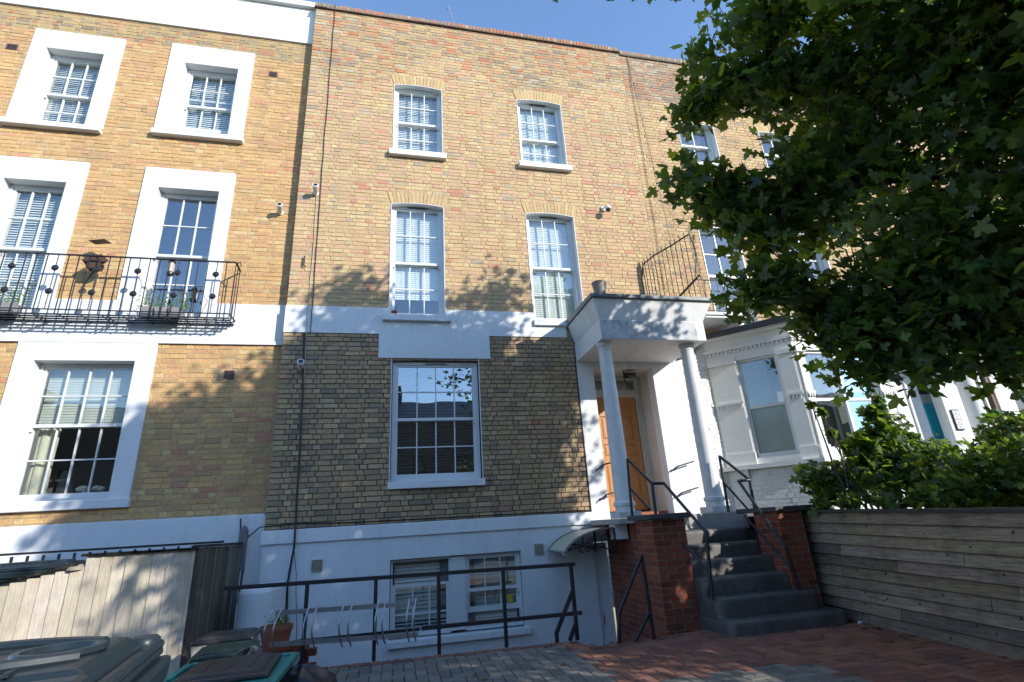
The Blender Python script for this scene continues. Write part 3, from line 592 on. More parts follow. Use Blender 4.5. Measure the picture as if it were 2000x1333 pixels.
# white painted brick of ground floor and bay
wb = [(4,(.78,.775,.75)),(2,(.73,.72,.69)),(1,(.80,.79,.77))]
q = MB(); q.box(9.2, 9.9, YM+.004, YM+.2, .6, 4.40); q.build('white_wall', whitebrick, H3)
q = MB(); q.box(4.872, 5.62, YM+.004, YM+.2, .6, 4.40); wg = q.build('white_wall', whitebrick, H3)
brick_field(wg, 4.875, 5.60, .62, 4.39, YM+.004, .0768, [], lambda x, z, r: wb, 33, 120, m=whitebrick, name='painted_brick', stuff='painted_brickwork', proud=.008)
A0, A1, A2, A3 = Vector((5.55, 8.0)), Vector((6.55, 7.0)), Vector((8.3, 7.0)), Vector((9.3, 8.0))
def bayseg(P0, P1, nm, wx):
    """one face of the bay: base wall, pilasters, sill, window lights, head; local u along the face"""
    d = (P1-P0); L = d.length; d = d/L; n = Vector((d.y, -d.x))
    def pt(u, o, z): p = P0+d*u+n*o; return (p.x, p.y, z)
    def bx(mb, u0, u1, o0, o1, z0, z1):
        mb.hexa([pt(u0,o1,z0), pt(u1,o1,z0), pt(u1,o0,z0), pt(u0,o0,z0), pt(u0,o1,z1), pt(u1,o1,z1), pt(u1,o0,z1), pt(u0,o0,z1)])
    u0, u1 = wx; zs, zt = 2.06, 3.77
    m_ = MB(); bx(m_, 0, L, -.2, 0, .6, 1.88); bx(m_, 0, u0, -.2, 0, 1.96, 4.2); bx(m_, u1, L, -.2, 0, 1.96, 4.2); bx(m_, u0, u1, -.2, 0, zt, 4.2); bx(m_, u0, u1, -.2, 0, 1.96, zs)
    bayw = m_.build('bay_wall', whitebrick, H3)
    rnd = random.Random(int(L*100)); mb = MB(); obj = 0
    for s0, s1, a, b_, full, st in courses(0.0, L, .7, 1.86, .0768, [], rnd):
        mb.col = pick(wb, rnd); f = .006+rnd.uniform(0,.004)
        mb.hexa([pt(s0,f,a),pt(s1,f,a),pt(s1,-.002,a),pt(s0,-.002,a),pt(s0,f,b_),pt(s1,f,b_),pt(s1,-.002,b_),pt(s0,-.002,b_)])
    mb.build('painted_brickwork', whitebrick, bayw, kind='stuff')
    t = MB(); bx(t, -.06, L+.06, -.2, .13, 1.885, 1.955); 
    for uu in (.3, L-.3): t.prism([pt(uu-.025, .001, 1.88), pt(uu-.025, .10, 1.88), pt(uu-.025, .001, 1.66)], Vector((d.x, d.y, 0))*.05)
    t.build('bay_sill', whitebrick, H3)
    for (a, b_) in ((.03, u0-.03), (u1+.03, L-.03)):
        if b_-a < .05: continue
        t = MB()
        bx(t, a-.02, b_+.02, .001, .055, 1.957, 2.16); bx(t, a, b_, .001, .032, 2.161, 3.72); bx(t, a-.02, b_+.02, .001, .065, 3.721, 3.80); bx(t, a-.01, b_+.01, .033, .06, 3.0, 3.04)
        k = int((b_-a)/.045)
        for i in range(k): uu = a+.01+i*(b_-a)/k; t.prism([pt(uu,.034,3.0), pt(uu+.035,.034,3.0), pt(uu+.0175,.034,2.93)], Vector((n.x,n.y,0))*.022)
        t.build('pilaster', whitebrick, H3)
    t = MB(); bx(t, -.03, L+.03, .001, .05, 3.98, 4.03); i = 0
    while i*.07 < L-.03: bx(t, i*.07, i*.07+.035, .001, .035, 3.93, 3.978); i += 1
    t.build('dentil_course', whitebrick, H3)
    t = MB(); fr = .045
    bx(t, u0, u0+fr, -.11, -.05, zs, zt); bx(t, u1-fr, u1, -.11, -.05, zs, zt); bx(t, u0+fr, u1-fr, -.11, -.05, zt-fr, zt); bx(t, u0+fr, u1-fr, -.12, -.04, zs, zs+.07); bx(t, u0+fr, u1-fr, -.11, -.045, 2.885, 2.935)
    split = L > 1.5
    if split: bx(t, (u0+u1)/2-.025, (u0+u1)/2+.025, -.11, -.05, zs+.071, 2.884); bx(t, (u0+u1)/2-.025, (u0+u1)/2+.025, -.11, -.05, 2.936, zt-fr-.001)
    wn_ = t.build('window', paint, H3)
    us = [u0+fr, (u0+u1)/2-.025, (u0+u1)/2+.025, u1-fr] if split else [u0+fr, u1-fr]
    for j in range(0, len(us), 2):
        for zz, gm in (((zs+.07, 2.885), frost if not split else glass), ((2.935, zt-fr), glass)):
            g = MB(); bx(g, us[j]-.002, us[j+1]+.002, -.085, -.08, zz[0], zz[1]); g.build('pane', gm, wn_)
    r = MB(); bx(r, u0-.1, u1+.1, -.9, -.85, 1.6, 4.1); r.build('room', roomL if not split else roomM, wn_)
bayseg(A0, A1, 'l', (.50, 1.14)); bayseg(A1, A2, 'f', (.20, 1.50)); bayseg(A2, A3, 'r', (.3, 1.1))
q = MB(); o_ = .10
base = [(5.50,8.0),(5.47,7.93),(6.50,6.88),(8.35,6.88),(9.4,7.95),(9.4,8.0)]
q.prism([(x, y, 4.20) for x, y in base], (0, 0, .05)); q.build('bay_cornice', whitebrick, H3)
q = MB(); g_ = [(5.44,7.95),(6.47,6.83),(8.38,6.83),(9.45,7.95)]
for i in range(3): q.bar((*g_[i], 4.29), (*g_[i+1], 4.29), .09, .09)
q.tube([(5.44,7.93,4.28),(5.40,7.95,4.15),(5.30,7.97,4.02),(4.95,7.97,3.9)], .025, 8); q.build('gutter', gutterM, H3)
q = MB(); q.prism([(x, y, 4.252) for x, y in [(5.55,7.99),(6.53,6.93),(8.33,6.93),(9.3,7.99)]], (0, 0, .12)); q.build('bay_roof', lead, H3)
q = MB(); q.box(5.31, 6.22, 7.42, YM-.001, 4.50, 4.545); q.box(5.28, 6.24, 7.39, YM-.001, 4.546, 4.60); q.build('balcony_slab', stucco, H3, bevel=.005)

# ============================================================ FAR WHITE HOUSE FRONT (ground floor with turquoise door)
H4 = thing('brick_house', 'white ground floor with turquoise front door at the far right beyond the bay', 'house', (11.5, 8, 0), 'terraced brick houses')
q = MB(); wall_cells(q, 9.901, 17.5, .3, 4.36, YM, YM+.2, [(10.16, 10.70, 1.3, 3.75), (12.7, 14.2, 1.9, 3.8)]); q.build('white_wall', stucco, H4)
q = MB(); q.box(9.902, 17.5, YM-.10, YM+.0, 4.361, 4.46); q.build('cornice', stucco, H4)
q = MB(); q.box(9.85,10.13, YM-.03, YM-.001, 1.0, 3.999); q.build('pilaster', stucco, H4)
q = MB(); q.box(9.8, 11.6, YM-.9, YM-.001, 4.0, 4.36); q.build('porch_head', stucco, H4)
for cx in (10.58, 11.9):
    q = MB(); q.lathe([(.17,1.3),(.17,1.4),(.14,1.45),(.125,3.8),(.16,3.86),(.16,3.999)], (cx, YM-.6, 0), 24); q.build('column', stucco, H4, smooth=True)
q = MB(); q.box(10.1, 11.3, YM+.4, YM+.45, 1.3, 3.75); q.build('door_frame', paint, H4)
q = MB(); q.box(10.36, 11.12, YM+.37, YM+.399, 1.3, 3.12); dfar = q.build('front_door', bluepaint, H4)
for a, b_, c, d in ((10.42,10.70,2.55,3.05),(10.79,11.06,2.55,3.05),(10.42,10.70,1.5,2.4),(10.79,11.06,1.5,2.4)):
    q = MB(); q.hexa([(a,YM+.369,c),(b_,YM+.369,c),(b_,YM+.369,d),(a,YM+.369,d),(a+.03,YM+.355,c+.03),(b_-.03,YM+.355,c+.03),(b_-.03,YM+.355,d-.03),(a+.03,YM+.355,d-.03)]); q.build('door_panel', bluepaint, dfar)
q = MB(); q.lathe([(.0,0),(.04,.0),(.045,.02),(.02,.035),(.0,.04)], (10.73, YM+.369, 2.47), 12, (0,-1,0)); q.build('knocker', steelM, dfar)
q = MB(); q.box(10.4, 11.1, YM+.38, YM+.399, 3.32, 3.6); q.build('fanlight', darkM, H4)
q = MB(); q.box(10.79, 10.97, YM-.03, YM-.001, 2.49, 2.90); sp = q.build('entry_panel', darkM, H4)
for i in range(4):
    q = MB(); z = 2.515+i*.093; q.box(10.805, 10.955, YM-.034, YM-.0305, z, z+.083); t_ = q.build('name_plate', paint, sp)
q = MB()
for i in range(4):
    for k in range(3): q.box(10.835, 10.90+.012*((i+k)%3), YM-.0355, YM-.0342, 2.53+i*.093+k*.02, 2.537+i*.093+k*.02)
q.build('plate_lettering', darkM, sp)
q = MB(); q.box(12.7, 14.2, YM+.12, YM+.16, 1.9, 3.8); wf = q.build('window', paint, H4)
q = MB()
for i in range(2): q.box(12.76+i*.72, 13.42+i*.72, YM+.114, YM+.1195, 1.98, 3.72)
q.build('pane', frost, wf)

# ============================================================ GROUND, FORECOURT, LIGHTWELL
def edge_y(x): return 6.22 - .055*(x-1.0) if x < 2.02 else 5.79 + .13*(x-2.02) if x < 3.49 else 6.1
q = MB()
q.add([(-400,-400,-.02),(400,-400,-.02),(400,5.6,-.02),(-400,5.6,-.02)], [(0,1,2,3)])
q.add([(-400,5.6,-.02),(-2.02,5.6,-.02),(-2.02,8.2,-.02),(-400,8.2,-.02)], [(0,1,2,3)])
q.add([(3.5,5.6,-.02),(400,5.6,-.02),(400,8.3,-.02),(3.5,8.3,-.02)], [(0,1,2,3)])
q.add([(-400,8.2,-.02),(400,8.2,-.02),(400,400,-.02),(-400,400,-.02)], [(0,1,2,3)])
g0 = q.build('ground', groundM); g0['kind'] = 'structure'
q = MB(); X = [-2.02, 2.02, 2.021, 3.5]
q.add([(-2.02,5.6,-.012),(2.0,5.6,-.012),(2.0,6.15,-.012),(-2.02,6.37,-.012)], [(0,1,2,3)])
q.add([(2.0,5.6,-.012),(3.5,5.6,-.012),(3.5,5.98,-.012),(2.0,5.79,-.012)], [(0,1,2,3)])
q.add([(-2.02,1.0,-.012),(5.2,1.0,-.012),(5.2,5.6,-.012),(-2.02,5.6,-.012)], [(0,1,2,3)])
q.add([(3.5,5.6,-.0125),(5.2,5.6,-.0125),(5.2,7.0,-.0125),(3.5,7.0,-.0125)], [(0,1,2,3)])
# retaining wall of the lightwell under the edge
q.add([(-2.02,6.37,-.012),(2.0,6.15,-.012),(2.0,6.15,-1.2),(-2.02,6.37,-1.2)], [(0,1,2,3)])
q.add([(2.0,6.15,-.012),(2.0,5.79,-.012),(2.0,5.79,-1.2),(2.0,6.15,-1.2)], [(0,1,2,3)])
q.add([(2.0,5.79,-.012),(3.5,5.98,-.012),(3.5,5.98,-1.2),(2.0,5.79,-1.2)], [(0,1,2,3)])
pv = q.build('forecourt', sandM); pv['kind'] = 'structure'
q = MB(); q.add([(-2.1,5.7,-1.15),(3.6,5.7,-1.15),(3.6,8.2,-1.15),(-2.1,8.2,-1.15)], [(0,1,2,3)])
af = q.build('lightwell_floor', stoneSlab); af['kind'] = 'structure'
q = MB(); q.box(-2.3, -2.0, 6.39, 8.18, -1.2, -.021); o = q.build('lightwell_side_wall', stuccoW); tag(o, 'hidden side wall of the basement lightwell under the dark slatted fence', 'wall')
rnd = random.Random(77); w_ = .105
greys = [(3,(.18,.172,.15)),(2,(.15,.145,.13)),(2,(.21,.20,.17))]; reds = [(3,(.235,.108,.074)),(2,(.19,.09,.066)),(2,(.27,.13,.09)),(1,(.15,.085,.07))]
def region(x, y):
    if x < 1.80: return greys
    if 2.12 < x < 3.42 and y < 4.47: return greys
    return reds
plist = []
for a in range(-90, 90):
    for b_ in range(-60, 60):
        ox, oy = (a+2*b_)*w_-.1, (a-2*b_)*w_+3.0
        if not (-2.2 < ox < 5.3 and .9 < oy < 7): continue
        for (dx, dy, sx, sy) in ((0,0,2,1), (0,1,1,2)):
            x0, y0 = ox+dx*w_, oy+dy*w_; x1, y1 = x0+sx*w_, y0+sy*w_
            cx, cy = (x0+x1)/2, (y0+y1)/2
            lim = edge_y(cx)-.115
            if y0 > lim or x1 < -1.98 or x0 > 5.15 or cx > 5.0: continue
            if cx > 3.5 and cy > 6.0: continue
            y1 = min(y1, lim)
            if y1-y0 < .03: continue
            plist.append((x0, x1, y0, y1, pick(region(cx, cy), rnd), y1-y0 > sy*w_-.001, sx))
plist = [p for p in plist]
order = sorted([i for i, p in enumerate(plist) if p[5] and vis((p[0]+p[1])/2, (p[2]+p[3])/2, 0) > 0], key=lambda i: -vis((plist[i][0]+plist[i][1])/2, (plist[i][2]+plist[i][3])/2, 0))[:300]
own = set(order); mb = MB()
def pav(mb, x0, x1, y0, y1, z, rnd):
    g = .004; e = .006; t = z+rnd.uniform(-.002,.002); j = [t+rnd.uniform(-.0012,.0012) for _ in range(4)]
    x0 += g; x1 -= g; y0 += g; y1 -= g
    vs = [(x0,y0,z-.02),(x1,y0,z-.02),(x1,y1,z-.02),(x0,y1,z-.02),(x0,y0,t-.004),(x1,y0,t-.004),(x1,y1,t-.004),(x0,y1,t-.004),
          (x0+e,y0+e,j[0]),(x1-e,y0+e,j[1]),(x1-e,y1-e,j[2]),(x0+e,y1-e,j[3])]
    mb.add(vs, [(0,1,5,4),(1,2,6,5),(2,3,7,6),(3,0,4,7),(4,5,9,8),(5,6,10,9),(6,7,11,10),(7,4,8,11),(8,9,10,11)])
for i, p in enumerate(plist):
    if i in own:
        q = MB(); q.col = p[4]; cx, cy = (p[0]+p[1])/2, (p[2]+p[3])/2
        pav(q, p[0]-cx, p[1]-cx, p[2]-cy, p[3]-cy, 0, rnd); inst('paving_block', q.mesh('paving_block', paver), pv, (cx, cy, 0))
    else: mb.col = p[4]; pav(mb, *p[:4], 0, rnd)
# header course of red blocks along the lightwell edge
x = -2.0
while x < 3.45:
    mb.col = pick(reds, rnd)
    ex = edge_y(x+.05); q0 = ex-.11
    if not (1.93 < x < 2.02): pav(mb, x, x+.104, q0, ex, .003, rnd)
    x += .105
mb.build('paving', paver, pv, kind='stuff')
q = MB()
for i in range(5): q.box(2.05, 3.15, 6.15+i*.25, 6.4+i*.25, -1.15, -.25-i*.19)
o = q.build('basement_steps', stoneDark); tag(o, 'concrete steps dropping into the basement lightwell beside the red brick side wall', 'steps')
q = MB(); q.add([(-60,-9.5,-.012),(60,-9.5,-.012),(60,-2.5,-.012),(-60,-2.5,-.012)], [(0,1,2,3)]); o = q.build('road', groundM); o['kind'] = 'structure'
q = MB(); q.add([(5.21,-2.2,.35),(30,-2.2,.35),(30,7.98,.35),(5.21,7.98,.35)], [(0,1,2,3)]); o = q.build('garden_bed', soilM); o['kind'] = 'structure'

# ============================================================ STEPS, PIERS, SIDE WALL
ST = thing('stone_steps', 'flight of dark painted rounded stone steps rising to the porch between brick piers', 'steps', (4.15, 5.5, 0))
def round_step(x0, x1, y0, y1, z0, z1, rx=.12, re=.12, name='step'):
    """one worn step: rounded front corners and a soft bullnose"""
    prof = [(0, -1), (.0, -.045), (.004, -.02), (.016, -.006), (.034, 0)]
    out = []
    def outline(ins):
        pts = []; a, b_, c = x0+ins, x1-ins, y0+ins
        n = 7
        for i in range(n+1): t = math.pi/2*i/n; pts.append((a+re-re*math.cos(t) if True else 0, c+re-re*math.sin(t)))
        for i in range(n+1): t = math.pi/2*i/n; pts.append((b_-rx+rx*math.sin(t), c+rx-rx*math.cos(t)))
        pts = [(a, y1)]+pts+[(b_, y1)]
        return pts
    q = MB(); levels = [(0.0, z0), (0.0, z1-.05), (.004, z1-.025), (.014, z1-.008), (.032, z1)]
    rings = [[(x, y, z) for x, y in outline(i_)] for i_, z in levels]; n = len(rings[0]); vs = [p for r in rings for p in r]
    # slight wear hollow in the middle of the tread and wobble
    vs2 = []
    for (x, y, z) in vs:
        wob = .006*math.sin(x*7+z*9)+.004*math.sin(x*17+3)
        vs2.append((x, y+wob, z-.010*math.exp(-((x-(x0+x1)/2)/.35)**2)*(1 if z > z1-.03 else 0)))
    fs = [(i*n+k, i*n+k+1, (i+1)*n+k+1, (i+1)*n+k) for i in range(len(levels)-1) for k in range(n-1)]
    fs += [tuple(4*n+k for k in range(n))]
    q.add(vs2, fs); return q.build(name, stoneDark, ST, smooth=True)
sp_ = [(3.48,5.00,5.47,.135,.10,.16),(3.50,4.86,5.70,.335,.10,.12),(3.495,4.80,5.93,.525,.06,.16),(3.495,4.76,6.15,.70,.06,.1),(3.495,4.75,6.38,.87,.05,.1),(3.495,4.76,6.60,1.04,.05,.12)]
for i, (x0, x1, y0, z1, re, rx) in enumerate(sp_):
    round_step(x0, x1, y0, 6.9, -.02 if i == 0 else sp_[i-1][3]-.03, z1, rx, re)
q = MB(); q.box(3.28, 4.95, 6.865, 6.98, 1.0, 1.245); q.build('top_riser', stoneSlab, ST, bevel=.015)
def brick_pier(name, label, x0, x1, y0, y1, z0, z1, cop):
    t = thing(name, label, 'brick pier', ((x0+x1)/2, (y0+y1)/2, 0), 'red brick piers flanking the steps')
    q = MB(); q.box(x0+.004, x1-.004, y0+.004, y1-.004, z0, z1); core = q.build('core', mortarG, t)
    rnd = random.Random(name+label); z = z0; k = 0
    while z < z1-.03:
        zt = min(z+.065, z1)
        # front and sides, alternating bond
        def row(a, b_, off):
            x = a-off
            while x < b_-.01:
                s0, s1 = max(x, a), min(x+.2175, b_)
                if s1-s0 > .02: yield s0+.004*(s0 > a), s1-.006*(s1 < b_)
                x += .225
        for s0, s1 in row(x0, x1, .1125 if k % 2 else 0):
            q = MB(); q.col = pick(pal_red, rnd); q.box(s0, s1, y0+rnd.uniform(-.002,.001), y0+.05, z+.005, zt+.004); q.build('brick', redbrickM, t)
        for s0, s1 in row(y0+.0505, y1, 0 if k % 2 else .1125):
            q = MB(); q.col = pick(pal_red, rnd); q.box(x0+rnd.uniform(-.002,.001), x0+.05, s0, s1, z+.005, zt+.004); q.build('brick', redbrickM, t)
            q = MB(); q.col = pick(pal_red, rnd); q.box(x1-.05, x1, s0, s1, z+.005, zt+.004)
            if k % 3 == 0: q.build('brick', redbrickM, t)
            else: q.build('brick', redbrickM, t)
        z += .0745; k += 1
    c = MB(); a = cop
    if a: # half-round nosed cap
        pts = [(x0-.09, y1+.02)]+[(x0-.09+.06-.06*math.cos(t_), y0-.02-.07*math.sin(t_)) for t_ in [i*math.pi/12 for i in range(7)]]+[(x1+.09-.06+.06*math.sin(t_), y0-.09+.07*(1-math.cos(t_))) for t_ in [i*math.pi/12 for i in range(7)]]+[(x1+.09, y1+.02)]
    else: pts = [(x0-.05,y1+.3),(x0-.05,y0-.05),(x1+.3,y0-.05),(x1+.3,y1+.3)]
    c.prism([(x, y, z1+.002) for x, y in pts], (0,0,.062)); c.build('coping', copingM, t, bevel=.012)
    return t
brick_pier('brick_pier', 'red brick pier with dark rounded cap left of the entrance steps', 3.06, 3.49, 6.10, 6.60, -.15, 1.205, 1)
brick_pier('brick_pier', 'red brick pier with dark cap between the steps and the grey board fence', 4.665, 5.02, 5.90, 6.36, -.1, 1.205, 0)
SW = thing('porch_side_wall', 'red brick side wall under the porch floor, facing the basement lightwell', 'brick wall', (3.3, 7.3, 0))
q = MB(); q.box(3.210, 3.42, 6.605, 7.985, -1.2, 1.165); swc = q.build('core', mortarG, SW)
rnd = random.Random(8); z = -1.2; k = 0
while z < .95:
    y = 6.606-(.1125 if k % 2 else 0)
    while y < 7.98:
        s0, s1 = max(y, 6.606), min(y+.2175, 7.985)
        if s1-s0 > .02: q = MB(); q.col = pick(pal_red, rnd); q.box(3.206+rnd.uniform(-.002,.002), 3.25, s0, s1-.006, z+.005, z+.069); q.build('brick', redbrickM, SW)
        y += .225
    z += .0745; k += 1
y = 6.606
while y < 7.95: q = MB(); q.col = pick(pal_red, rnd); q.box(3.206, 3.25, y, y+.066, z+.005, 1.165); q.build('brick', redbrickM, SW); y += .0745
q = MB(); q.box(4.96, 5.3, 6.37, 7.98, 0, 1.16); o = q.build('brick_garden_wall', redbrickM); tag(o, 'low brick wall with dark coping behind the right pier, under the bay', 'brick wall')
for c_ in [0]: pass

# ---------------------------------------------------------- handrails
def rail_thing(label, parts, cat='handrail', group=None, m=None, name='handrail'):
    allp = [p for _, ps, _ in parts for p in ps]
    org = (sum(p[0] for p in allp)/len(allp), sum(p[1] for p in allp)/len(allp), min(p[2] for p in allp))
    t = thing(name, label, cat, org, group)
    for nm, ps, r in parts:
        q = MB()
        for i in range(len(ps)-1): q.tube([ps[i], ps[i+1]], r, 10)
        for p in ps[1:-1]: q.lathe([(0,-r),(r*.7,-r*.7),(r,0),(r*.7,r*.7),(0,r)], p, 10)
        q.build(nm, m or blackiron, t, smooth=True)
    return t
rail_thing('black tubular handrail left of the entrance steps, kinked over the round pier cap', [
    ('top_rail', [(3.17,6.80,2.02),(3.235,6.30,1.645),(3.40,6.30,1.64),(3.545,5.75,1.035)], .02),
    ('post', [(3.13,6.80,1.24),(3.17,6.80,2.02)], .02), ('post', [(3.225,6.30,1.268),(3.235,6.30,1.645)], .02), ('post', [(3.49,5.77,.33),(3.545,5.75,1.035)], .02),
    ('lower_rail', [(3.15,6.78,1.62),(3.22,6.45,1.34)], .016), ('lower_rail', [(3.40,6.2,.98),(3.515,5.76,.62)], .016)], group='entrance step handrails')
rail_thing('black tubular handrail right of the entrance steps, ending in front of the board fence', [
    ('top_rail', [(4.625,6.80,2.015),(4.67,6.30,1.63),(4.50,6.30,1.625),(4.56,5.75,.80)], .02),
    ('post', [(4.60,6.80,1.24),(4.625,6.80,2.015)], .02), ('post', [(4.665,6.31,1.268),(4.67,6.30,1.63)], .02), ('post', [(4.63,5.75,.33),(4.56,5.75,.80)], .02),
    ('lower_rail', [(4.63,6.80,1.62),(4.66,6.42,1.235)], .016), ('lower_rail', [(4.50,6.32,1.18),(4.57,5.75,.57)], .016)], group='entrance step handrails')
for (lab, x, zs, sgn) in (('upper short wall handrail on the white pilaster left of the front door', 3.16, 2.08, 1), ('lower short wall handrail on the white pilaster left of the front door', 3.16, 1.62, 1),
                     ('upper short wall handrail on the lit white wall right of the front door', 4.60, 2.02, 1), ('lower short wall handrail on the lit white wall right of the front door', 4.60, 1.60, 1)):
    xx = x
    rail_thing(lab, [('rail', [(xx-.03,YM-.06,zs-.10),(xx+.08,YM-.12,zs-.01),(xx+.24,YM-.12,zs+.02)] if x < 4 else [(xx-.16,YM-.06,zs-.10),(xx-.05,YM-.12,zs-.02),(xx+.26,YM-.12,zs+.05)], .012), ('bracket', [(xx+.08 if x < 4 else xx-.05,YM-.023,zs-.07),(xx+.08 if x < 4 else xx-.05,YM-.12,zs-.02)], .009)], group='short wall handrails by the front door')
# lightwell railing
def ry(x): return 6.26 - .05*(x-1.0)
RL = thing('area_railing', 'black metal two-bar guard railing along the edge of the basement lightwell', 'railing', (.2, 6.3, 0))
def rb(nm, pts, r=.019):
    q = MB()
    for i in range(len(pts)-1): q.bar(pts[i], pts[i+1], r*2)
    q.build(nm, blackiron, RL)
rb('top_rail', [(-1.72,ry(-1.72),.80),(2.06,ry(2.06),.775)], .02)
for x in (-.90,-.19,.485,1.21,2.01): rb('post', [(x,ry(x)+.001,0 if x > -1 else 0),(x,ry(x)+.001,.78)])
rb('lower_rail', [(.30,ry(.3),.26),(2.09,ry(2.09),.265)])
rb('lower_rail', [(-1.0,ry(-1.0),.25),(.28,ry(.28),.255)], .014)
rb('brace', [(2.005,ry(2)-.005,.50),(1.77,ry(1.8)-.02,.09)]); rb('brace', [(1.77,ry(1.8)-.02,.10),(1.77,ry(1.8)-.02,0)]); rb('brace', [(2.005,ry(2),.16),(1.92,ry(1.9),0)])
rb('end_post', [(-1.66,6.38,0),(-1.66,6.38,.80)])
rail_thing('black slanted handrail frame beside the red brick pier at the top of the basement steps', [
    ('rail', [(2.735,5.83,.84),(2.37,5.80,.29),(2.33,5.80,.0)], .021), ('post', [(2.75,5.83,0),(2.735,5.83,.84)], .021), ('brace', [(2.735,5.83,.26),(2.52,5.82,0)], .021)])
# bike rack
BR = thing('bike_rack', 'galvanised bicycle rack with paired curved hoops fixed along the lightwell railing', 'bike rack', (-.45, 6.2, .2))
q = MB(); q.bar((-1.17,6.22,.545),(.24,6.17,.52), .012, .045); q.build('top_bar', steelM, BR)
q = MB(); q.bar((-1.20,6.22,.265),(.26,6.17,.225), .012, .045); q.build('bottom_bar', steelM, BR)
for i, x in enumerate((-1.18,-1.10,-.84,-.76,-.50,-.415,-.15,-.08,.165,.235)):
    if x in (.17,): pass
    z0, z1 = .545-.018*(x+1.17), .265-.027*(x+1.2); pts = []
    for k in range(9):
        t = k/8; pts.append((x-.03*math.sin(math.pi*t)-.02*(i < 2)*t*2, 6.19-.12*math.sin(math.pi*t)-.01, z0+.05-(z0-z1+.11)*t))
    q = MB(); q.tube(pts, .0085, 8); q.build('hoop', steelM, BR, smooth=True)

# ---------------------------------------------------------- door canopy over the basement door
CN = thing('door_canopy', 'small curved canopy with black scroll brackets over the basement door', 'canopy', (2.6, 7.5, .8))
def cpt(t, y): a = t*1.25; return (2.98-.74*math.sin(a)/math.sin(1.25), y, 1.135-.27*(1-math.cos(a))/(1-math.cos(1.25)))
q = MB(); n = 12
vs = [cpt(i/n, y) for y in (7.10, 7.93) for i in range(n+1)]; vs += [(p[0], p[1], p[2]-.006) for p in vs]; N = n+1
fs = [(i, i+1, N+i+1, N+i) for i in range(n)]+[(2*N+i, 3*N+i, 3*N+i+1, 2*N+i+1) for i in range(n)]+[(i, 2*N+i, 2*N+i+1, i+1) for i in range(n)]+[(N+i, N+i+1, 3*N+i+1, 3*N+i) for i in range(n)]
q.add(vs, fs); q.build('sheet', canopyM, CN, smooth=True)
q = MB(); q.bar((2.24,7.08,.862),(2.24,7.95,.862), .03, .02); q.tube([(2.24,7.08,.835),(2.24,7.16,.835)], .028, 10); q.build('front_profile', steelM, CN)
for y in (7.12, 7.91):
    q = MB(); q.bar((2.98,y,.80),(2.98,y,1.13), .025); q.tube([cpt(i/10, y) for i in range(11)], .011, 6)
    q.tube([(2.98-.7*t, y, .82+.10*math.sin(t*2.6)) for t in [i/8 for i in range(9)]], .009, 6)
    for j, (cx, r) in enumerate(((2.86,.10),(2.70,.075),(2.57,.05),(2.48,.035))):
        q.tube([(cx+r*math.cos(a)*.8, y, .965-.03*j+r*math.sin(a)) for a in [i*2*math.pi/10*.72+1.2 for i in range(11)]], .008, 6)
    q.build('scroll_bracket', blackiron, CN, smooth=True)

# ---------------------------------------------------------- half wall by lightwell, planter, pots
q = MB(); pts = []
for i in range(13): a = math.pi*i/12; pts.append((-1.57-.19*math.cos(a), 7.15-.19*math.sin(a)))
pts += [(-1.38, 7.95), (-1.76, 7.95)]
q.prism([(x, y, -1.2) for x, y in pts], (0,0,1.93)); 
o = q.build('rounded_half_wall', stuccoW, None, bevel=.05, smooth=False); tag(o, 'white rendered half wall with a rounded end at the left of the lightwell', 'wall')
PL = thing('brick_planter', 'crumbling terracotta brick planter with weeds behind the bike rack', 'planter', (-1.15, 6.6, -.2))
rnd = random.Random(4)
for k in range(5):
    for i in range(3):
        q = MB(); q.col = pick(pal_red, rnd); x = -1.36+i*.17+(.08 if k % 2 else 0); q.box(x, x+.16, 6.42, 6.52, -.12+k*.07, -.055+k*.07); q.build('brick', redbrickM, PL)
q = MB(); q.lathe([(.12,.02),(.16,.2),(.17,.2),(.17,.24),(.15,.24),(.14,.20)], (-1.22,6.62,.14), 20); q.build('pot', terra, PL, smooth=True)
q = MB(); q.bar((-1.0,6.40,-.02),(-.86,6.40,.24), .035); q.build('batten', stoneSlab, PL)

# ---------------------------------------------------------- wall hung small things
def bullet(label, p, aim, cone=True, name='security_camera'):
    t = thing(name, label, 'security camera', p, 'security cameras on the brick fronts'); p = Vector(p); aim = Vector(aim).normalized()
    q = MB(); q.lathe([(.05,0),(.05,.012),(.02,.03),(.018,.06)], p, 14, (0,-1,0)); q.build('wall_bracket', camM, t, smooth=True)
    s = p+Vector((0,-.07,0)); q = MB(); q.lathe([(.0,-.04),(.03,-.04),(.042,-.02),(.045,.10),(.052,.105),(.052,.125),(.044,.13),(.0,.12)], s, 16, aim); q.build('housing', camM, t, smooth=True)
    q = MB(); q.lathe([(.0,.121),(.036,.131),(.034,.134),(.0,.135)], s, 14, aim); q.build('lens', darkM, t)
bullet('white bullet camera beside the cables at the upper left of the middle house', (-1.44,YM-.012,6.87), (.1,-.9,.35))
bullet('white bullet camera at the right edge of the left house, above the balcony end', (-2.02,YL-.012,6.55), (.1,-.9,.35))
bullet('white bullet camera beside the cables just below the white band', (-1.44,YM-.012,3.70), (.15,-.9,.3))
DC = thing('dome_camera', 'small white dome camera high on the brick between window and maple', 'security camera', (3.9,YM,6.95))
q = MB(); q.box(3.87,3.95,YM-.05,YM-.012,6.96,7.06); q.bar((3.91,YM-.05,7.02),(3.94,YM-.13,7.0),.03); q.build('wall_bracket', camM, DC, bevel=.006)
q = MB(); q.lathe([(.0,.07),(.045,.06),(.06,.03),(.06,-.01),(.055,-.015)], (3.95,YM-.16,6.93), 18); q.build('housing', camM, DC, smooth=True)
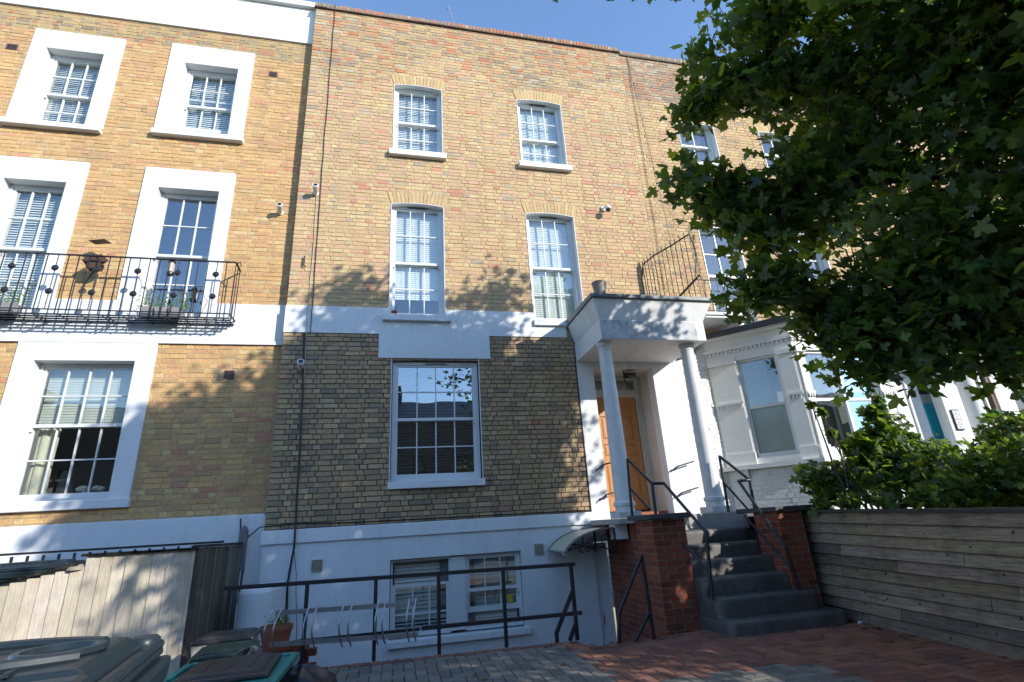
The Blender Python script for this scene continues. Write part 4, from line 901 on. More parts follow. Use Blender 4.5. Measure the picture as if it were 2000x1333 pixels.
q = MB(); q.lathe([(.05,-.016),(.042,-.045),(.02,-.06),(.0,-.062)], (3.95,YM-.16,6.93), 16); q.build('lens', darkM, DC, smooth=True)
q = MB(); q.tube([(-1.52,YM-.03,5.60),(-1.53,YM-.045,5.62),(-1.53,YM-.045,5.44),(-1.50,YM-.03,5.43)], .012, 6); o = q.build('iron_wall_cleat', ironrust); tag(o, 'small rusty iron cleat fixed to the brick left of the cables', 'wall fitting')
def cable(label, pts, r=.007, m=None):
    q = MB(); P_ = []
    rnd = random.Random(label)
    for i in range(len(pts)-1):
        a, b_ = Vector(pts[i]), Vector(pts[i+1]); n = max(1, int((b_-a).length/.25))
        for k in range(n): P_.append(a+(b_-a)*(k/n)+Vector((rnd.uniform(-.006,.006), 0, 0)))
    P_.append(Vector(pts[-1])); q.tube(P_, r, 6); o = q.build('cable', m or cableM, None, smooth=True); return tag(o, label, 'cable')
y_ = YM-.02
cable('thin black cable running from the parapet down the left side of the middle house', [(-1.375,y_-.03,11.44),(-1.37,y_,11.25),(-1.375,y_,7.4),(-1.36,y_,5.9),(-1.345,y_,4.75),(-1.345,y_-.02,4.7),(-1.35,y_-.02,4.3),(-1.36,y_,4.25)], .007)
cable('second thin cable close beside the first one on the brick, looping past the lower camera', [(-1.43,y_,6.85),(-1.41,y_,6.0),(-1.41,y_,4.75),(-1.42,y_-.02,4.7),(-1.40,y_-.02,4.28),(-1.405,y_,4.2),(-1.39,y_,3.7),(-1.385,y_,3.3)], .006, greycable)
cable('thick black cable bundle dropping from the white band to the lightwell', [(-1.44,y_-.005,4.27),(-1.42,y_-.01,3.9),(-1.385,y_-.01,3.2),(-1.36,y_-.01,2.2),(-1.34,y_-.01,1.45),(-1.33,y_-.04,1.36),(-1.33,y_-.04,1.15),(-1.38,y_-.03,.7),(-1.36,y_-.03,.2),(-1.33,y_-.1,-.1),(-1.1,y_-.3,-.3),(-.95,y_-.5,-.35),(-.9,y_-.6,-.6)], .015)
cable('thin wavy cable on the blue shaded render next to the thick bundle', [(-1.33,y_-.035,1.1),(-1.28,y_-.02,.8),(-1.24,y_-.02,.3),(-1.2,y_-.02,-.2)], .004)
cable('black cable draped along the top of the plinth under the brickwork', [(-1.95,YL-.16,1.30),(-1.78,YM-.06,1.42),(-1.6,y_,1.43),(-1.34,y_,1.44),(-.6,y_,1.415),(.2,y_,1.41),(1.2,y_,1.405),(2.2,y_,1.40),(2.98,y_,1.395)], .008)
cable('black cable hanging beside the fence post on the left plinth', [(-2.06,YL-.16,1.55),(-2.04,YL-.17,1.38),(-1.96,YL-.17,1.25),(-1.95,YL-.17,.9),(-1.98,YL-.17,.5)], .012)
cable('thin cable down the brickwork where the middle and right houses join', [(5.03,y_,11.3),(5.0,y_,8.5),(4.98,y_,6.8),(4.95,y_,5.3)], .005)
cable('pale thin cable just right of the dark one between the two houses', [(5.06,y_-.01,11.3),(5.2,y_,8.5),(5.28,y_,6.9),(5.3,y_,6.0)], .004, greycable)
cable('thin dark cable looping round the head of the balcony door', [(5.83,y_,4.7),(5.80,y_,5.8),(5.76,y_,6.75),(5.84,y_,6.88),(6.3,y_,6.92),(6.95,y_,6.95)], .005)
TA = thing('tv_aerial', 'thin television aerial pole rising above the middle parapet', 'aerial', (1.2,9.2,11.0))
q = MB(); q.tube([(1.28,9.2,10.9),(1.22,9.2,12.9)], .014, 6); q.build('mast', steelM, TA)
q = MB(); q.tube([(1.0,8.7,12.85),(1.45,9.7,12.9)], .008, 6)
for i in range(6): t = i/5; q.tube([(1.05+.4*t,8.75+.9*t,12.72),(1.05+.4*t,8.75+.9*t,13.0)], .004, 5)
q.build('antenna', steelM, TA)
BK = thing('bucket', 'old rusty metal bucket standing on the left corner of the porch roof', 'bucket', (3.12,6.83,4.55))
q = MB(); q.lathe([(.0,0),(.078,.0),(.082,.01),(.112,.235),(.120,.237),(.121,.252),(.109,.252),(.08,.02),(.0,.02)], (3.12,6.88,4.55), 24); q.build('body', zinc, BK, smooth=True)
q = MB(); q.tube([(3.12+.118*math.cos(a),6.88+.118*math.sin(a),4.80) for a in [i*math.pi/8 for i in range(17)]], .004, 6); q.build('rim', zinc, BK)
LP = thing('porch_lamp', 'black lantern floodlight hanging under the porch lintel above the front door', 'lamp', (4.05,YM+.1,3.6))
q = MB(); q.hexa([(3.97,YM+.06,3.58),(4.12,YM+.06,3.58),(4.12,YM+.18,3.60),(3.97,YM+.18,3.60),(3.95,YM+.04,3.66),(4.14,YM+.04,3.66),(4.14,YM+.18,3.69),(3.95,YM+.18,3.69)]); q.build('housing', darkM, LP)
q = MB(); q.box(3.99,4.10,YM+.055,YM+.0595,3.59,3.65); q.build('lamp_glass', frost, LP)
q = MB(); q.tube([(3.93,YM+.12,3.715),(3.93,YM+.12,3.55),(3.96,YM+.12,3.5)], .012, 6); q.lathe([(.0,0),(.03,.0),(.03,.05),(.0,.05)], (3.98,YM+.12,3.44), 10); q.build('bracket', darkM, LP)
# small red pot on a sill, flowers
SP = thing('flower_pot', 'tiny red pot on the left end of the first floor window sill', 'flower pot', (-.07,YM-.03,4.615))
q = MB(); q.lathe([(.0,0),(.04,0),(.055,.06),(.05,.06),(.0,.05)], (-.07,YM-.03,4.614), 16); q.build('pot', redM, SP, smooth=True)
q = MB(); q.tube([(-.07,YM-.03,4.66),(-.05,YM-.03,4.75),(-.03,YM-.03,4.78)], .004, 5); q.build('stem', leafM if False else bark, SP)
FL = thing('flower_bouquet', 'bunch of cream flowers inside the lower window of the left house', 'flowers', (-4.22,YL+.36,1.95))
rnd = random.Random(2)
for i in range(16):
    q = MB(); a = rnd.uniform(0, 6.28); r = rnd.uniform(0,.17); c = (-4.22+r*math.cos(a)*1.1, YL+.36+.3*r*math.sin(a), 2.05+rnd.uniform(0,.07)*(1-r*3))
    q.lathe([(.0,-.03),(.03,-.02),(.042,.0),(.03,.025),(.0,.03)], c, 8); q.build('petal_head', flowerM, FL, smooth=True)
q = MB(); q.lathe([(.0,0),(.06,0),(.07,.08),(.05,.1)], (-4.22,YL+.36,1.93), 14); q.build('vase', paint, FL, smooth=True)
q = MB(); q.box(-4.9,-4.55,YL+.3,YL+.42,1.92,2.03); o = q.build('picture_frame_back', paint); tag(o, 'pale box standing on the inside sill left of the cream flowers', 'box')

# ============================================================ LEFT IRON BALCONY
BL = thing('iron_balcony', 'black iron balcony with twisted bars and rosettes across the left house', 'balcony', (-4.9, 7.9, 4.4))
bx0, bx1, byf = -8.4, -2.50, 7.84
q = MB(); q.bar((bx0,byf,5.375),(bx1,byf,5.375), .035, .014); q.bar((bx1,byf,5.375),(bx1-.02,YL-.04,5.375), .03, .014); q.build('top_rail', blackiron, BL)
q = MB(); q.bar((bx0,byf,4.50),(bx1,byf,4.50), .02, .012); q.bar((bx1,byf,4.50),(bx1,YL-.04,4.50), .02, .012); q.build('bottom_rail', blackiron, BL)
x = bx1; i = 0; me_b = None
while x > bx0:
    if i % 4 == 2:
        q = MB(); n_ = 28
        for k in range(n_): z0 = 4.51+(5.365-4.51)*k/n_; a = k*1.1; q.hexa([(x+.008*math.cos(a+j*math.pi/2), byf+.008*math.sin(a+j*math.pi/2), z0+.003) for j in range(4)]+[(x+.008*math.cos(a+j*math.pi/2+.5), byf+.008*math.sin(a+j*math.pi/2+.5), z0+.026) for j in range(4)])
        q.build('twisted_bar', blackiron, BL)
        for zz in (5.15, 4.775):
            q = MB(); q.lathe([(.0,-.012),(.045,-.01),(.048,.0),(.04,.012),(.028,.009),(.02,.02),(.0,.024)], (x, byf-.012, zz), 14, (0,-1,0)); q.build('rosette', blackiron, BL, smooth=True)
    else:
        q = MB(); q.bar((x,byf,4.44),(x,byf,5.37), .011); q.build('bar', blackiron, BL)
    x -= .1325; i += 1
for k in range(1, 3): q = MB(); q.bar((bx1,byf+k*.11,4.44),(bx1,byf+k*.11,5.37), .011); q.build('bar', blackiron, BL)
for k in range(4): q = MB(); q.bar((bx0,byf+.02+k*.085,4.435),(bx1,byf+.02+k*.085,4.435), .012, .022); q.build('floor_slat', blackiron, BL)
q = MB(); x = bx0
while x < bx1: q.bar((x,byf,4.42),(x,YL-.04,4.42), .012, .010); x += .265
q.build('floor_cross_bars', blackiron, BL)
for x in (-7.8,-5.0,-4.1,-2.70):
    q = MB(); q.tube([(x,byf+.02,4.42)]+[(x,byf+.02+.28*math.sin(t)*1.0,4.42-.16*(1-math.cos(t))) for t in [k*math.pi/2/6 for k in range(7)]]+[(x,YL-.045,4.18)], .011, 6); q.bar((x,byf+.01,4.415),(x,YL-.04,4.415), .014); q.build('bracket', blackiron, BL)
q = MB(); q.tube([(bx1,byf+.02,5.34),(bx1+.06,byf-.02,5.38),(bx1+.08,byf,5.30)], .008, 6); q.build('finial', blackiron, BL)
# leaves and plants helper
def leaf_cluster(pos, nrm, size, rnd_np, palette, nlobes=True):
    """numpy arrays of leaf centres/normals -> mesh arrays of maple-like leaves"""
    n = len(pos)
    if nlobes: shp = np.array([(0,-.10,0),(.26,-.30,.02),(.27,-.06,.04),(.66,.08,.0),(.50,.34,.03),(.22,.27,.05),(.27,.58,.02),(0,.92,-.06),(-.27,.58,.02),(-.22,.27,.05),(-.50,.34,.03),(-.66,.08,.0),(-.27,-.06,.04),(-.26,-.30,.02)], dtype=np.float32)
    else: shp = np.array([(0,-.4,0),(.16,-.1,.04),(.15,.25,.04),(0,.6,-.03),(-.15,.25,.04),(-.16,-.1,.04)], dtype=np.float32)
    K = len(shp); up = rnd_np.normal(size=(n,3)); nrm = nrm/np.linalg.norm(nrm, axis=1, keepdims=True)
    u = np.cross(up, nrm); u /= np.linalg.norm(u, axis=1, keepdims=True); v = np.cross(nrm, u)
    sx = shp[:,0]; sy = shp[:,1]; sz = shp[:,2]
    bend = rnd_np.uniform(.4, 2.2, size=(n,1))
    P_ = pos[:,None,:] + size[:,None,None]*(u[:,None,:]*sx[None,:,None] + v[:,None,:]*sy[None,:,None] + nrm[:,None,:]*(sz[None,:,None]*bend[:,:,None]))
    ctr = (pos + nrm*(-.04*size[:,None]*bend))[:,None,:]
    P_ = np.concatenate([ctr, P_], axis=1).reshape(-1, 3)
    base = (np.arange(n)*(K+1))[:,None]; k = np.arange(K)
    tris = np.stack([np.zeros(K, int), 1+k, 1+(k+1)%K], axis=1)
    F = (base[:,:,None] + tris[None]).reshape(-1, 3)
    c = palette[rnd_np.integers(0, len(palette), n)]*rnd_np.uniform(.75, 1.3, size=(n,1))
    C_ = np.repeat(c, K, axis=0)
    return P_, F, C_
def np_mesh(name, P_, F, C_, m, org):
    me = bpy.data.meshes.new(name); me.vertices.add(len(P_)); me.vertices.foreach_set('co', (P_-np.array(org)).astype(np.float32).ravel())
    nf = len(F); me.loops.add(nf*3); me.loops.foreach_set('vertex_index', F.astype(np.int32).ravel())
    me.polygons.add(nf); me.polygons.foreach_set('loop_start', np.arange(0, nf*3, 3, dtype=np.int32)); me.polygons.foreach_set('loop_total', np.full(nf, 3, dtype=np.int32))
    me.materials.append(m); me.update(calc_edges=True)
    at = me.attributes.new('col', 'FLOAT_COLOR', 'FACE'); at.data.foreach_set('color', np.concatenate([C_, np.ones((nf,1))], axis=1).astype(np.float32).ravel())
    return me
def foliage(name, root, pos, nrm, size, palette, seed, m, nobj=0, lobed=True, part='leaf'):
    rn = np.random.default_rng(seed); org = np.array(ORG[root.name])
    vv = np.array([vis(*p) for p in pos]) if nobj else np.zeros(len(pos))
    idx = np.argsort(-vv*size)[:nobj] if nobj else np.array([], int)
    mask = np.ones(len(pos), bool); mask[idx] = False
    P_, F, C_ = leaf_cluster(pos[mask], nrm[mask], size[mask], rn, palette, lobed)
    o = bpy.data.objects.new(name, np_mesh(name, P_, F, C_, m, org)); COL.objects.link(o); o.parent = root; o['kind'] = 'stuff'; ORG[o.name] = Vector(org)
    for i in idx:
        P_, F, C_ = leaf_cluster(pos[i:i+1], nrm[i:i+1], size[i:i+1], rn, palette, lobed)
        o = bpy.data.objects.new(part, np_mesh(part, P_, F, C_, m, pos[i])); COL.objects.link(o); o.parent = root; o.location = Vector(pos[i])-Vector(org)
LEAFPAL = np.array([(.045,.095,.026),(.06,.125,.03),(.035,.075,.026),(.085,.15,.035),(.10,.15,.06),(.065,.10,.06),(.11,.16,.03),(.05,.085,.03)])
BRIGHT = np.array([(.10,.17,.035),(.07,.14,.03),(.14,.19,.05),(.05,.11,.03)])
def planter(label, x0, x1, y0, y1, z, h, n, spread, tall, seed, m):
    t = thing('planter', label, 'planter', ((x0+x1)/2, y0, z)); nb = max(1, round((x1-x0)/.2))
    for i in range(nb):
        a = x0+(x1-x0)*i/nb; b_ = x0+(x1-x0)*(i+1)/nb-.02
        q = MB(); q.hexa([(a+.02,y0,z),(b_-.02,y0,z),(b_-.02,y1,z),(a+.02,y1,z),(a,y0-.01,z+h),(b_,y0-.01,z+h),(b_,y1+.01,z+h),(a,y1+.01,z+h)]); q.build('trough', m, t)
    rn = np.random.default_rng(seed)
    pos = np.stack([rn.uniform(x0-.05, x1+.08, n), rn.normal((y0+y1)/2, spread, n), z+h+np.abs(rn.normal(0, tall, n))], axis=1); nrm = rn.normal(size=(n,3))+np.array([0,-.6,.5])
    foliage('leaves', t, pos, nrm, rn.uniform(.025,.05,n), BRIGHT, seed, leafB, 0, False)
    return t
greystone = mat('grey_planter', (.24,.23,.23), .8, .2, 20, .3, 30)
planter('row of grey troughs with green plants on the balcony before the right-hand dark glass door', -3.72, -3.16, 7.88, 8.02, 4.45, .15, 420, .05, .12, 5, greystone)
planter('grey trough with leafy plants on the balcony before the left blinds door', -6.2, -5.25, 7.88, 8.02, 4.45, .15, 520, .05, .14, 6, greystone)
q = MB()
rnd = random.Random(12)
for i in range(8): a = -3.15+rnd.uniform(-.1,.2); q.tube([(a,7.95,4.46),(a+rnd.uniform(-.05,.1),7.95,4.75),(a+rnd.uniform(-.1,.2),7.93,4.9+rnd.uniform(0,.1))], .004, 5)
o = q.build('dry_stems', bark); tag(o, 'bare dry plant stems right of the troughs on the left balcony', 'plant')
BT = thing('bird_feeder', 'dark wooden bird house with pitched roof hanging above the balcony rail', 'bird house', (-4.45,7.95,5.1))
q = MB(); q.prism([(-4.56,7.92,5.22),(-4.40,7.92,5.22),(-4.38,7.92,5.31),(-4.46,7.92,5.40),(-4.57,7.92,5.32)], (0,.12,0)); q.build('box', mat('dark_wood', (.07,.035,.02), .7, .2, 12), BT)
q = MB(); q.bar((-4.60,7.94,5.30),(-4.46,7.94,5.42), .14, .010, (0,1,0)); q.bar((-4.46,7.94,5.42),(-4.34,7.94,5.31), .14, .010, (0,1,0)); q.build('roof', mat('dark_wood'), BT)
q = MB(); q.tube([(-4.45,7.98,5.25),(-4.62,8.1,5.05)], .012, 6); q.bar((-4.60,8.0,5.69),(-4.34,7.9,5.67), .12, .01); q.build('arm', blackiron, BT)
LN = thing('lantern', 'small pinkish glass lantern hung on the balcony rail before the dark door', 'lantern', (-3.42,7.9,5.14))
q = MB(); q.lathe([(.045,.05),(.045,.20)], (-3.42,7.9,5.14), 14); q.build('glass_body', mat('frosted_pink', (.45,.33,.28), .4), LN)
q = MB(); q.lathe([(.0,.0),(.05,.0),(.055,.03),(.05,.048)], (-3.42,7.9,5.14), 14); q.lathe([(.052,.0),(.05,.03),(.015,.06),(.0,.09)], (-3.42,7.9,5.342), 14); q.build('cap_and_base', darkM, LN, smooth=True)

# ============================================================ RIGHT BALCONY RAILING
BRR = thing('iron_balcony', 'weathered iron railing and spiked side screen above the bay window', 'balcony', (6.5, 7.4, 4.55))
tops = [(4.53,8.0,5.55),(4.56,7.95,5.80),(4.72,7.75,5.90),(4.92,7.47,5.95),(5.15,7.2,6.05)]
q = MB(); q.tube(tops, .014, 6); q.tube([(4.50,8.0,4.6),(4.52,8.0,5.55)], .014, 6); q.build('screen_rail', ironrust, BRR)
def interp(t):
    k = t*(len(tops)-1); i = min(int(k), len(tops)-2); f = k-i; return Vector(tops[i])*(1-f)+Vector(tops[i+1])*f
for i in range(13):
    p = interp(.22+.78*i/12); q = MB(); q.bar((p.x,p.y,4.6),(p.x,p.y,p.z+.07), .010); q.lathe([(.011,0),(.0,.05)], (p.x,p.y,p.z+.07), 6)
    q.build('spiked_bar', ironrust, BRR)
q = MB(); q.tube([(5.15+.06*math.sin(t*4), 7.2, 6.03-.85*t) for t in [k/12 for k in range(13)]], .010, 6)
for i in range(7): q.bar((5.12+.04,7.2,5.95-i*.11),(5.24,7.17,5.98-i*.11), .008)
q.build('fan_spikes', ironrust, BRR)
q = MB(); q.bar((4.66,7.9,4.64),(5.20,7.2,5.22), .03, .03); q.build('stay', ironrust, BRR)
q = MB(); q.bar((5.2,7.32,5.19),(8.8,7.32,5.19), .03, .012); q.bar((5.33,7.43,4.64),(8.8,7.43,4.64), .02, .012); q.build('front_rail', ironrust, BRR)
for i in range(27):
    x = 5.36+i*.13; q = MB(); n_ = 10
    if abs(x-5.75) < .07: continue
    q.bar((x,7.42,4.605),(x+.0,7.33,5.185), .009); q.lathe([(.0,-.02),(.014,.0),(.0,.02)], (x,7.38,4.9), 6)
    q.build('bar', ironrust, BRR)
q = MB()
for s_ in (-1,1):
    for j in range(3): q.tube([(5.78+s_*(.012+.05*math.sin(t*3.1)*(j+1)/3), 7.40-.07*t, 4.62+.55*t) for t in [k/10 for k in range(11)]], .005, 5)
for j in range(5): q.tube([(5.78+.03*math.cos(a),7.41,4.66+j*.055+.025*math.sin(a)) for a in [k*math.pi/5 for k in range(11)]], .005, 5)
q.build('scroll_panel', ironrust, BRR)
CR = thing('wooden_crate', 'small plant crate standing on the porch roof behind the spiked screen', 'crate', (4.75,7.6,4.58))
q = MB()
for i in range(4): q.box(4.62,4.88,7.55,7.57,4.59+i*.055,4.635+i*.055); q.box(4.62,4.64,7.571,7.8,4.59+i*.055,4.635+i*.055)
q.build('slats', mat('crate_wood', (.22,.16,.09), .8, .2, 10), CR)
rn = np.random.default_rng(3); n = 160; pos = np.stack([rn.normal(4.76,.09,n), rn.normal(7.65,.06,n), 4.78+np.abs(rn.normal(0,.13,n))],1)
foliage('leaves', CR, pos, rn.normal(size=(n,3)), rn.uniform(.02,.05,n), BRIGHT, 4, leafB, 0, False)

# ============================================================ FENCES
F1 = thing('board_fence', 'dark grey weathered horizontal board fence along the right side of the forecourt', 'fence', (5.05, 5, 0))
fa, fb = Vector((5.20, 6.23)), Vector((4.60, 1.55)); fd = (fb-fa).normalized(); fn = Vector((fd.y, -fd.x)); fL = (fb-fa).length
fn = Vector((-abs(fn.x), fn.y if fn.x < 0 else -fn.y)) if fn.x > 0 else fn
def fz(u): return 1.185-.027*u
rnd = random.Random(41); nrow = 10
for r in range(nrow):
    u = -rnd.uniform(.0, 1.6)
    while u < fL:
        L_ = rnd.uniform(1.3, 2.3); u0, u1 = max(u, 0)+.003, min(u+L_, fL)-.003
        if u1-u0 > .05:
            q = MB(); t = rnd.uniform(.68, 1.35); q.col = (.215*t, .168*t*rnd.uniform(.94,1.02), .125*t*rnd.uniform(.86,1.05))
            def pz(uu, k): return fz(uu)*k/nrow
            dw = rnd.uniform(-.004,.004); o0, o1 = .034+rnd.uniform(0,.008), .003
            a = fa+fd*u0; b_ = fa+fd*u1
            q.hexa([(*(a+fn*o0), pz(u0,r)+.001+dw), (*(b_+fn*o0), pz(u1,r)+.001), (*(b_+fn*.016), pz(u1,r)-.012), (*(a+fn*.016), pz(u0,r)-.012),
                    (*(a+fn*o1*1.6), pz(u0,r+1)-.002+dw), (*(b_+fn*o1*1.6), pz(u1,r+1)-.002), (*b_, pz(u1,r+1)-.002), (*a, pz(u0,r+1)-.002+dw)])
            q.build('board', fenceG, F1)
            for _ in range(rnd.randrange(1, 5)):
                uu = rnd.uniform(u0+.05, u1-.05); zz = pz(uu,r)+rnd.uniform(.03,.09); p = fa+fd*uu+fn*(.030-.022*(zz-pz(uu,r))/.118+.003)
                k_ = MB(); k_.lathe([(.0,-.002),(.012,-.001),(.009,.0015),(.0,.002)], (p.x, p.y, zz), 8, (fn.x, fn.y, .2)); k_.build('knot', knotM, F1, kind='stuff')
        u += L_
q = MB(); a, b_ = fa, fb; q.hexa([(*(a+fn*.06), fz(0)+.004),(*(b_+fn*.06), fz(fL)+.004),(*(b_-fn*.10), fz(fL)+.004),(*(a-fn*.10), fz(0)+.004),(*(a+fn*.06), fz(0)+.03),(*(b_+fn*.06), fz(fL)+.03),(*(b_-fn*.10), fz(fL)+.03),(*(a-fn*.10), fz(0)+.03)])
q.build('capping', mat('dark_capping', (.05,.045,.04), .9, .3, 8), F1)
for u in (.05, 1.6, 3.2): 
    p = fa+fd*u-fn*.06; q = MB(); q.box(p.x-.04, p.x+.04, p.y-.04, p.y+.04, 0, fz(u)); q.build('post', fenceG, F1)
q = MB(); q.hexa([(*(fa-fn*.004), 0),(*(fb-fn*.004), 0),(*(fb-fn*.02), 0),(*(fa-fn*.02), 0),(*(fa-fn*.004), fz(0)),(*(fb-fn*.004), fz(fL)),(*(fb-fn*.02), fz(fL)),(*(fa-fn*.02), fz(0))]); q.col = (.05,.045,.04); q.build('gap_blocker', fenceG, F1)  # added sheet, stops sun coming through the gaps between the boards
F2 = thing('board_fence', 'sunlit bleached vertical board fence behind the wheelie bins on the left', 'fence', (-2.9, 6.3, 0))
x = -5.2; rnd = random.Random(6)
while x < -2.02:
    wd = rnd.uniform(.105,.135); x1 = min(x+wd, -2.02)
    zt = 1.195-.004*(x+2) if x > -3.04 else 1.115-.20*(-3.04-x)
    q = MB(); t = rnd.uniform(.88,1.14); q.col = (.53*t,.465*t*rnd.uniform(.97,1.02),.37*t*rnd.uniform(.92,1.03)); yy = 6.30+rnd.uniform(-.003,.003)
    q.hexa([(x+.002,yy-.004,0),(x1-.001,yy+.008,0),(x1-.001,yy+.024,0),(x+.002,yy+.016,0),(x+.002,yy-.004,zt),(x1-.001,yy+.008,zt),(x1-.001,yy+.024,zt),(x+.002,yy+.016,zt)])
    q.build('board', fenceL, F2); x += wd
for a, b_, z0, z1 in ((-3.03,-2.0,1.20,1.195),(-5.2,-3.05,.69,1.12)):
    q = MB(); q.hexa([(a,6.27,z0),(b_,6.27,z1),(b_,6.34,z1),(a,6.34,z0),(a,6.27,z0+.025),(b_,6.27,z1+.025),(b_,6.34,z1+.025),(a,6.34,z0+.025)]); q.col = (.3,.24,.14); q.build('top_rail', fenceL, F2)
q = MB(); q.col = (.1,.09,.08); q.box(-2.55,-2.50,6.345,6.42,0,1.2); q.build('post', fenceL, F2)  # dark strip put in for a shadow gap in the boards
q = MB(); q.col = (.3,.26,.2); q.lathe([(.0,0),(.085,.0),(.08,.03),(.05,.05),(.0,.06)], (-3.08,6.34,1.08), 14); q.build('post_cap', fenceL, F2, smooth=True)
F3 = thing('slatted_screen', 'dark narrow-slatted timber screen in tree shade running back to the house', 'fence', (-2.02, 7.1, 0))
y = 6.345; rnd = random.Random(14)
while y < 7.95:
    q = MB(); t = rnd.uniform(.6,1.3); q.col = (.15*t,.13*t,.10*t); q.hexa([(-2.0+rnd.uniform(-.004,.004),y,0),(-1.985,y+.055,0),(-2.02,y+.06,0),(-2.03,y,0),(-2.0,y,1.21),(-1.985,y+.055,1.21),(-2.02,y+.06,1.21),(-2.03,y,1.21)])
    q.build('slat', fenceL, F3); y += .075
q = MB(); q.col = (.05,.045,.04); q.box(-2.05,-1.97,6.33,7.98,1.213,1.245); q.build('capping', fenceL, F3)
o = MB().box(-2.035,-1.945,7.93,8.03,.9,1.40).lathe([(.045,0),(.04,.03),(.0,.06)], (-1.99,7.98,1.40), 8).build('concrete_post', mat('grey_concrete', (.16,.16,.16), .9, .2, 20)); tag(o, 'short grey concrete post topping the corner of the slatted screen', 'post')
F4 = thing('metal_railing', 'low black metal railing with square bars in front of the left white plinth', 'railing', (-4.5, 7.4, 0))
q = MB(); q.bar((-7,7.4,1.275),(-2.06,7.4,1.262), .025); q.build('top_rail', blackiron, F4)
x = -6.9
while x < -2.1: q = MB(); q.bar((x,7.4,0),(x,7.4,1.24), .022); q.build('bar', blackiron, F4); x += .155

# ============================================================ BINS
def bin_lid(root, cx, cy, z, wx, wy, rot, m, mode=0, name='lid'):
    """moulded lid: tray, raised panel, swept ribs, grips and hinge caps, all with rounded edges"""
    c, s = math.cos(rot), math.sin(rot)
    def T(x, y, h): return (cx+c*x-s*y, cy+s*x+c*y, z+h)
    def frus(q, x0, x1, y0, y1, h0, h1, i_): q.hexa([T(x0,y0,h0),T(x1,y0,h0),T(x1,y1,h0),T(x0,y1,h0),T(x0+i_,y0+i_,h1),T(x1-i_,y0+i_,h1),T(x1-i_,y1-i_,h1),T(x0+i_,y1-i_,h1)])
    a, b_ = wx/2, wy/2
    q = MB(); frus(q, -a, a, -b_, b_, 0, .028, .006); lid = q.build(name, m, root, bevel=.009)
    if mode == 1:
        q = MB(); frus(q, -a*.86, a*.86, -b_*.84, b_*.84, .027, .045, .02); q.build('raised_panel', m, lid, bevel=.008)
        for k in (-.5, 0, .5): q = MB(); frus(q, a*k-.012, a*k+.012, -b_*.6, b_*.6, .044, .050, .004); q.build('rib', m, lid)
        return lid
    q = MB(); frus(q, -a*.90, a*.90, -b_*.62, b_*.86, .027, .062, .035); q.build('raised_panel', m, lid, bevel=.014)
    # rolled outer lip
    q = MB(); loop = [(-a+.012,-b_+.012),(a-.012,-b_+.012),(a-.012,b_-.012),(-a+.012,b_-.012),(-a+.012,-b_+.012)]
    for k in range(4): q.tube([T(*loop[k],.026), T(*loop[k+1],.026)], .011, 8)
    q.build('lip', m, lid, smooth=True)
    for k in (-1, 1):      # swept ribs across the panel
        q = MB(); pts = [T(a*.72*t, b_*(.18+.30*k)+b_*.22*k*(1-t*t)-.02, .064+.006*(1-t*t)) for t in [u/10-1 for u in range(21)]]; q.tube(pts, .013, 8); q.build('rib', m, lid, smooth=True)
    for k in (-.55, .55):  # raised oval dishes
        q = MB(); q.lathe([(.0,.0),(.075,.0),(.085,.010),(.080,.020),(.066,.020),(.058,.008),(.0,.006)], T(a*k, b_*.12, .055), 24); q.build('dish', m, lid, smooth=True)
    for k in (-1, 1):      # front hand grips
        q = MB(); x0, x1 = sorted((a*k*.96, a*k*.58)); frus(q, x0, x1, -b_*.98, -b_*.66, .027, .060, .014); q.build('grip', m, lid, bevel=.014)
        q = MB(); x0, x1 = sorted((a*k*.88, a*k*.66)); frus(q, x0, x1, -b_*1.0, -b_*.90, .010, .040, .004); q.build('grip_slot', darkM, lid)
        q = MB(); q.lathe([(.0,0),(.034,.0),(.036,.008),(.034,.022),(.028,.028),(.0,.030)], T(a*k*.88, b_*.84, .024), 20); q.build('hinge_cap', m, lid, smooth=True)
    for k in range(9): q = MB(); xx = -a*.5+k*a*.125; frus(q, xx-.006, xx+.006, -b_*.55, -b_*.38, .061, .068, .002); q.build('rib', m, lid)
    q = MB(); frus(q, -a*.30, a*.30, b_*.45, b_*.75, .061, .067, .004); q.build('label_plate', m, lid, bevel=.003)
    return lid
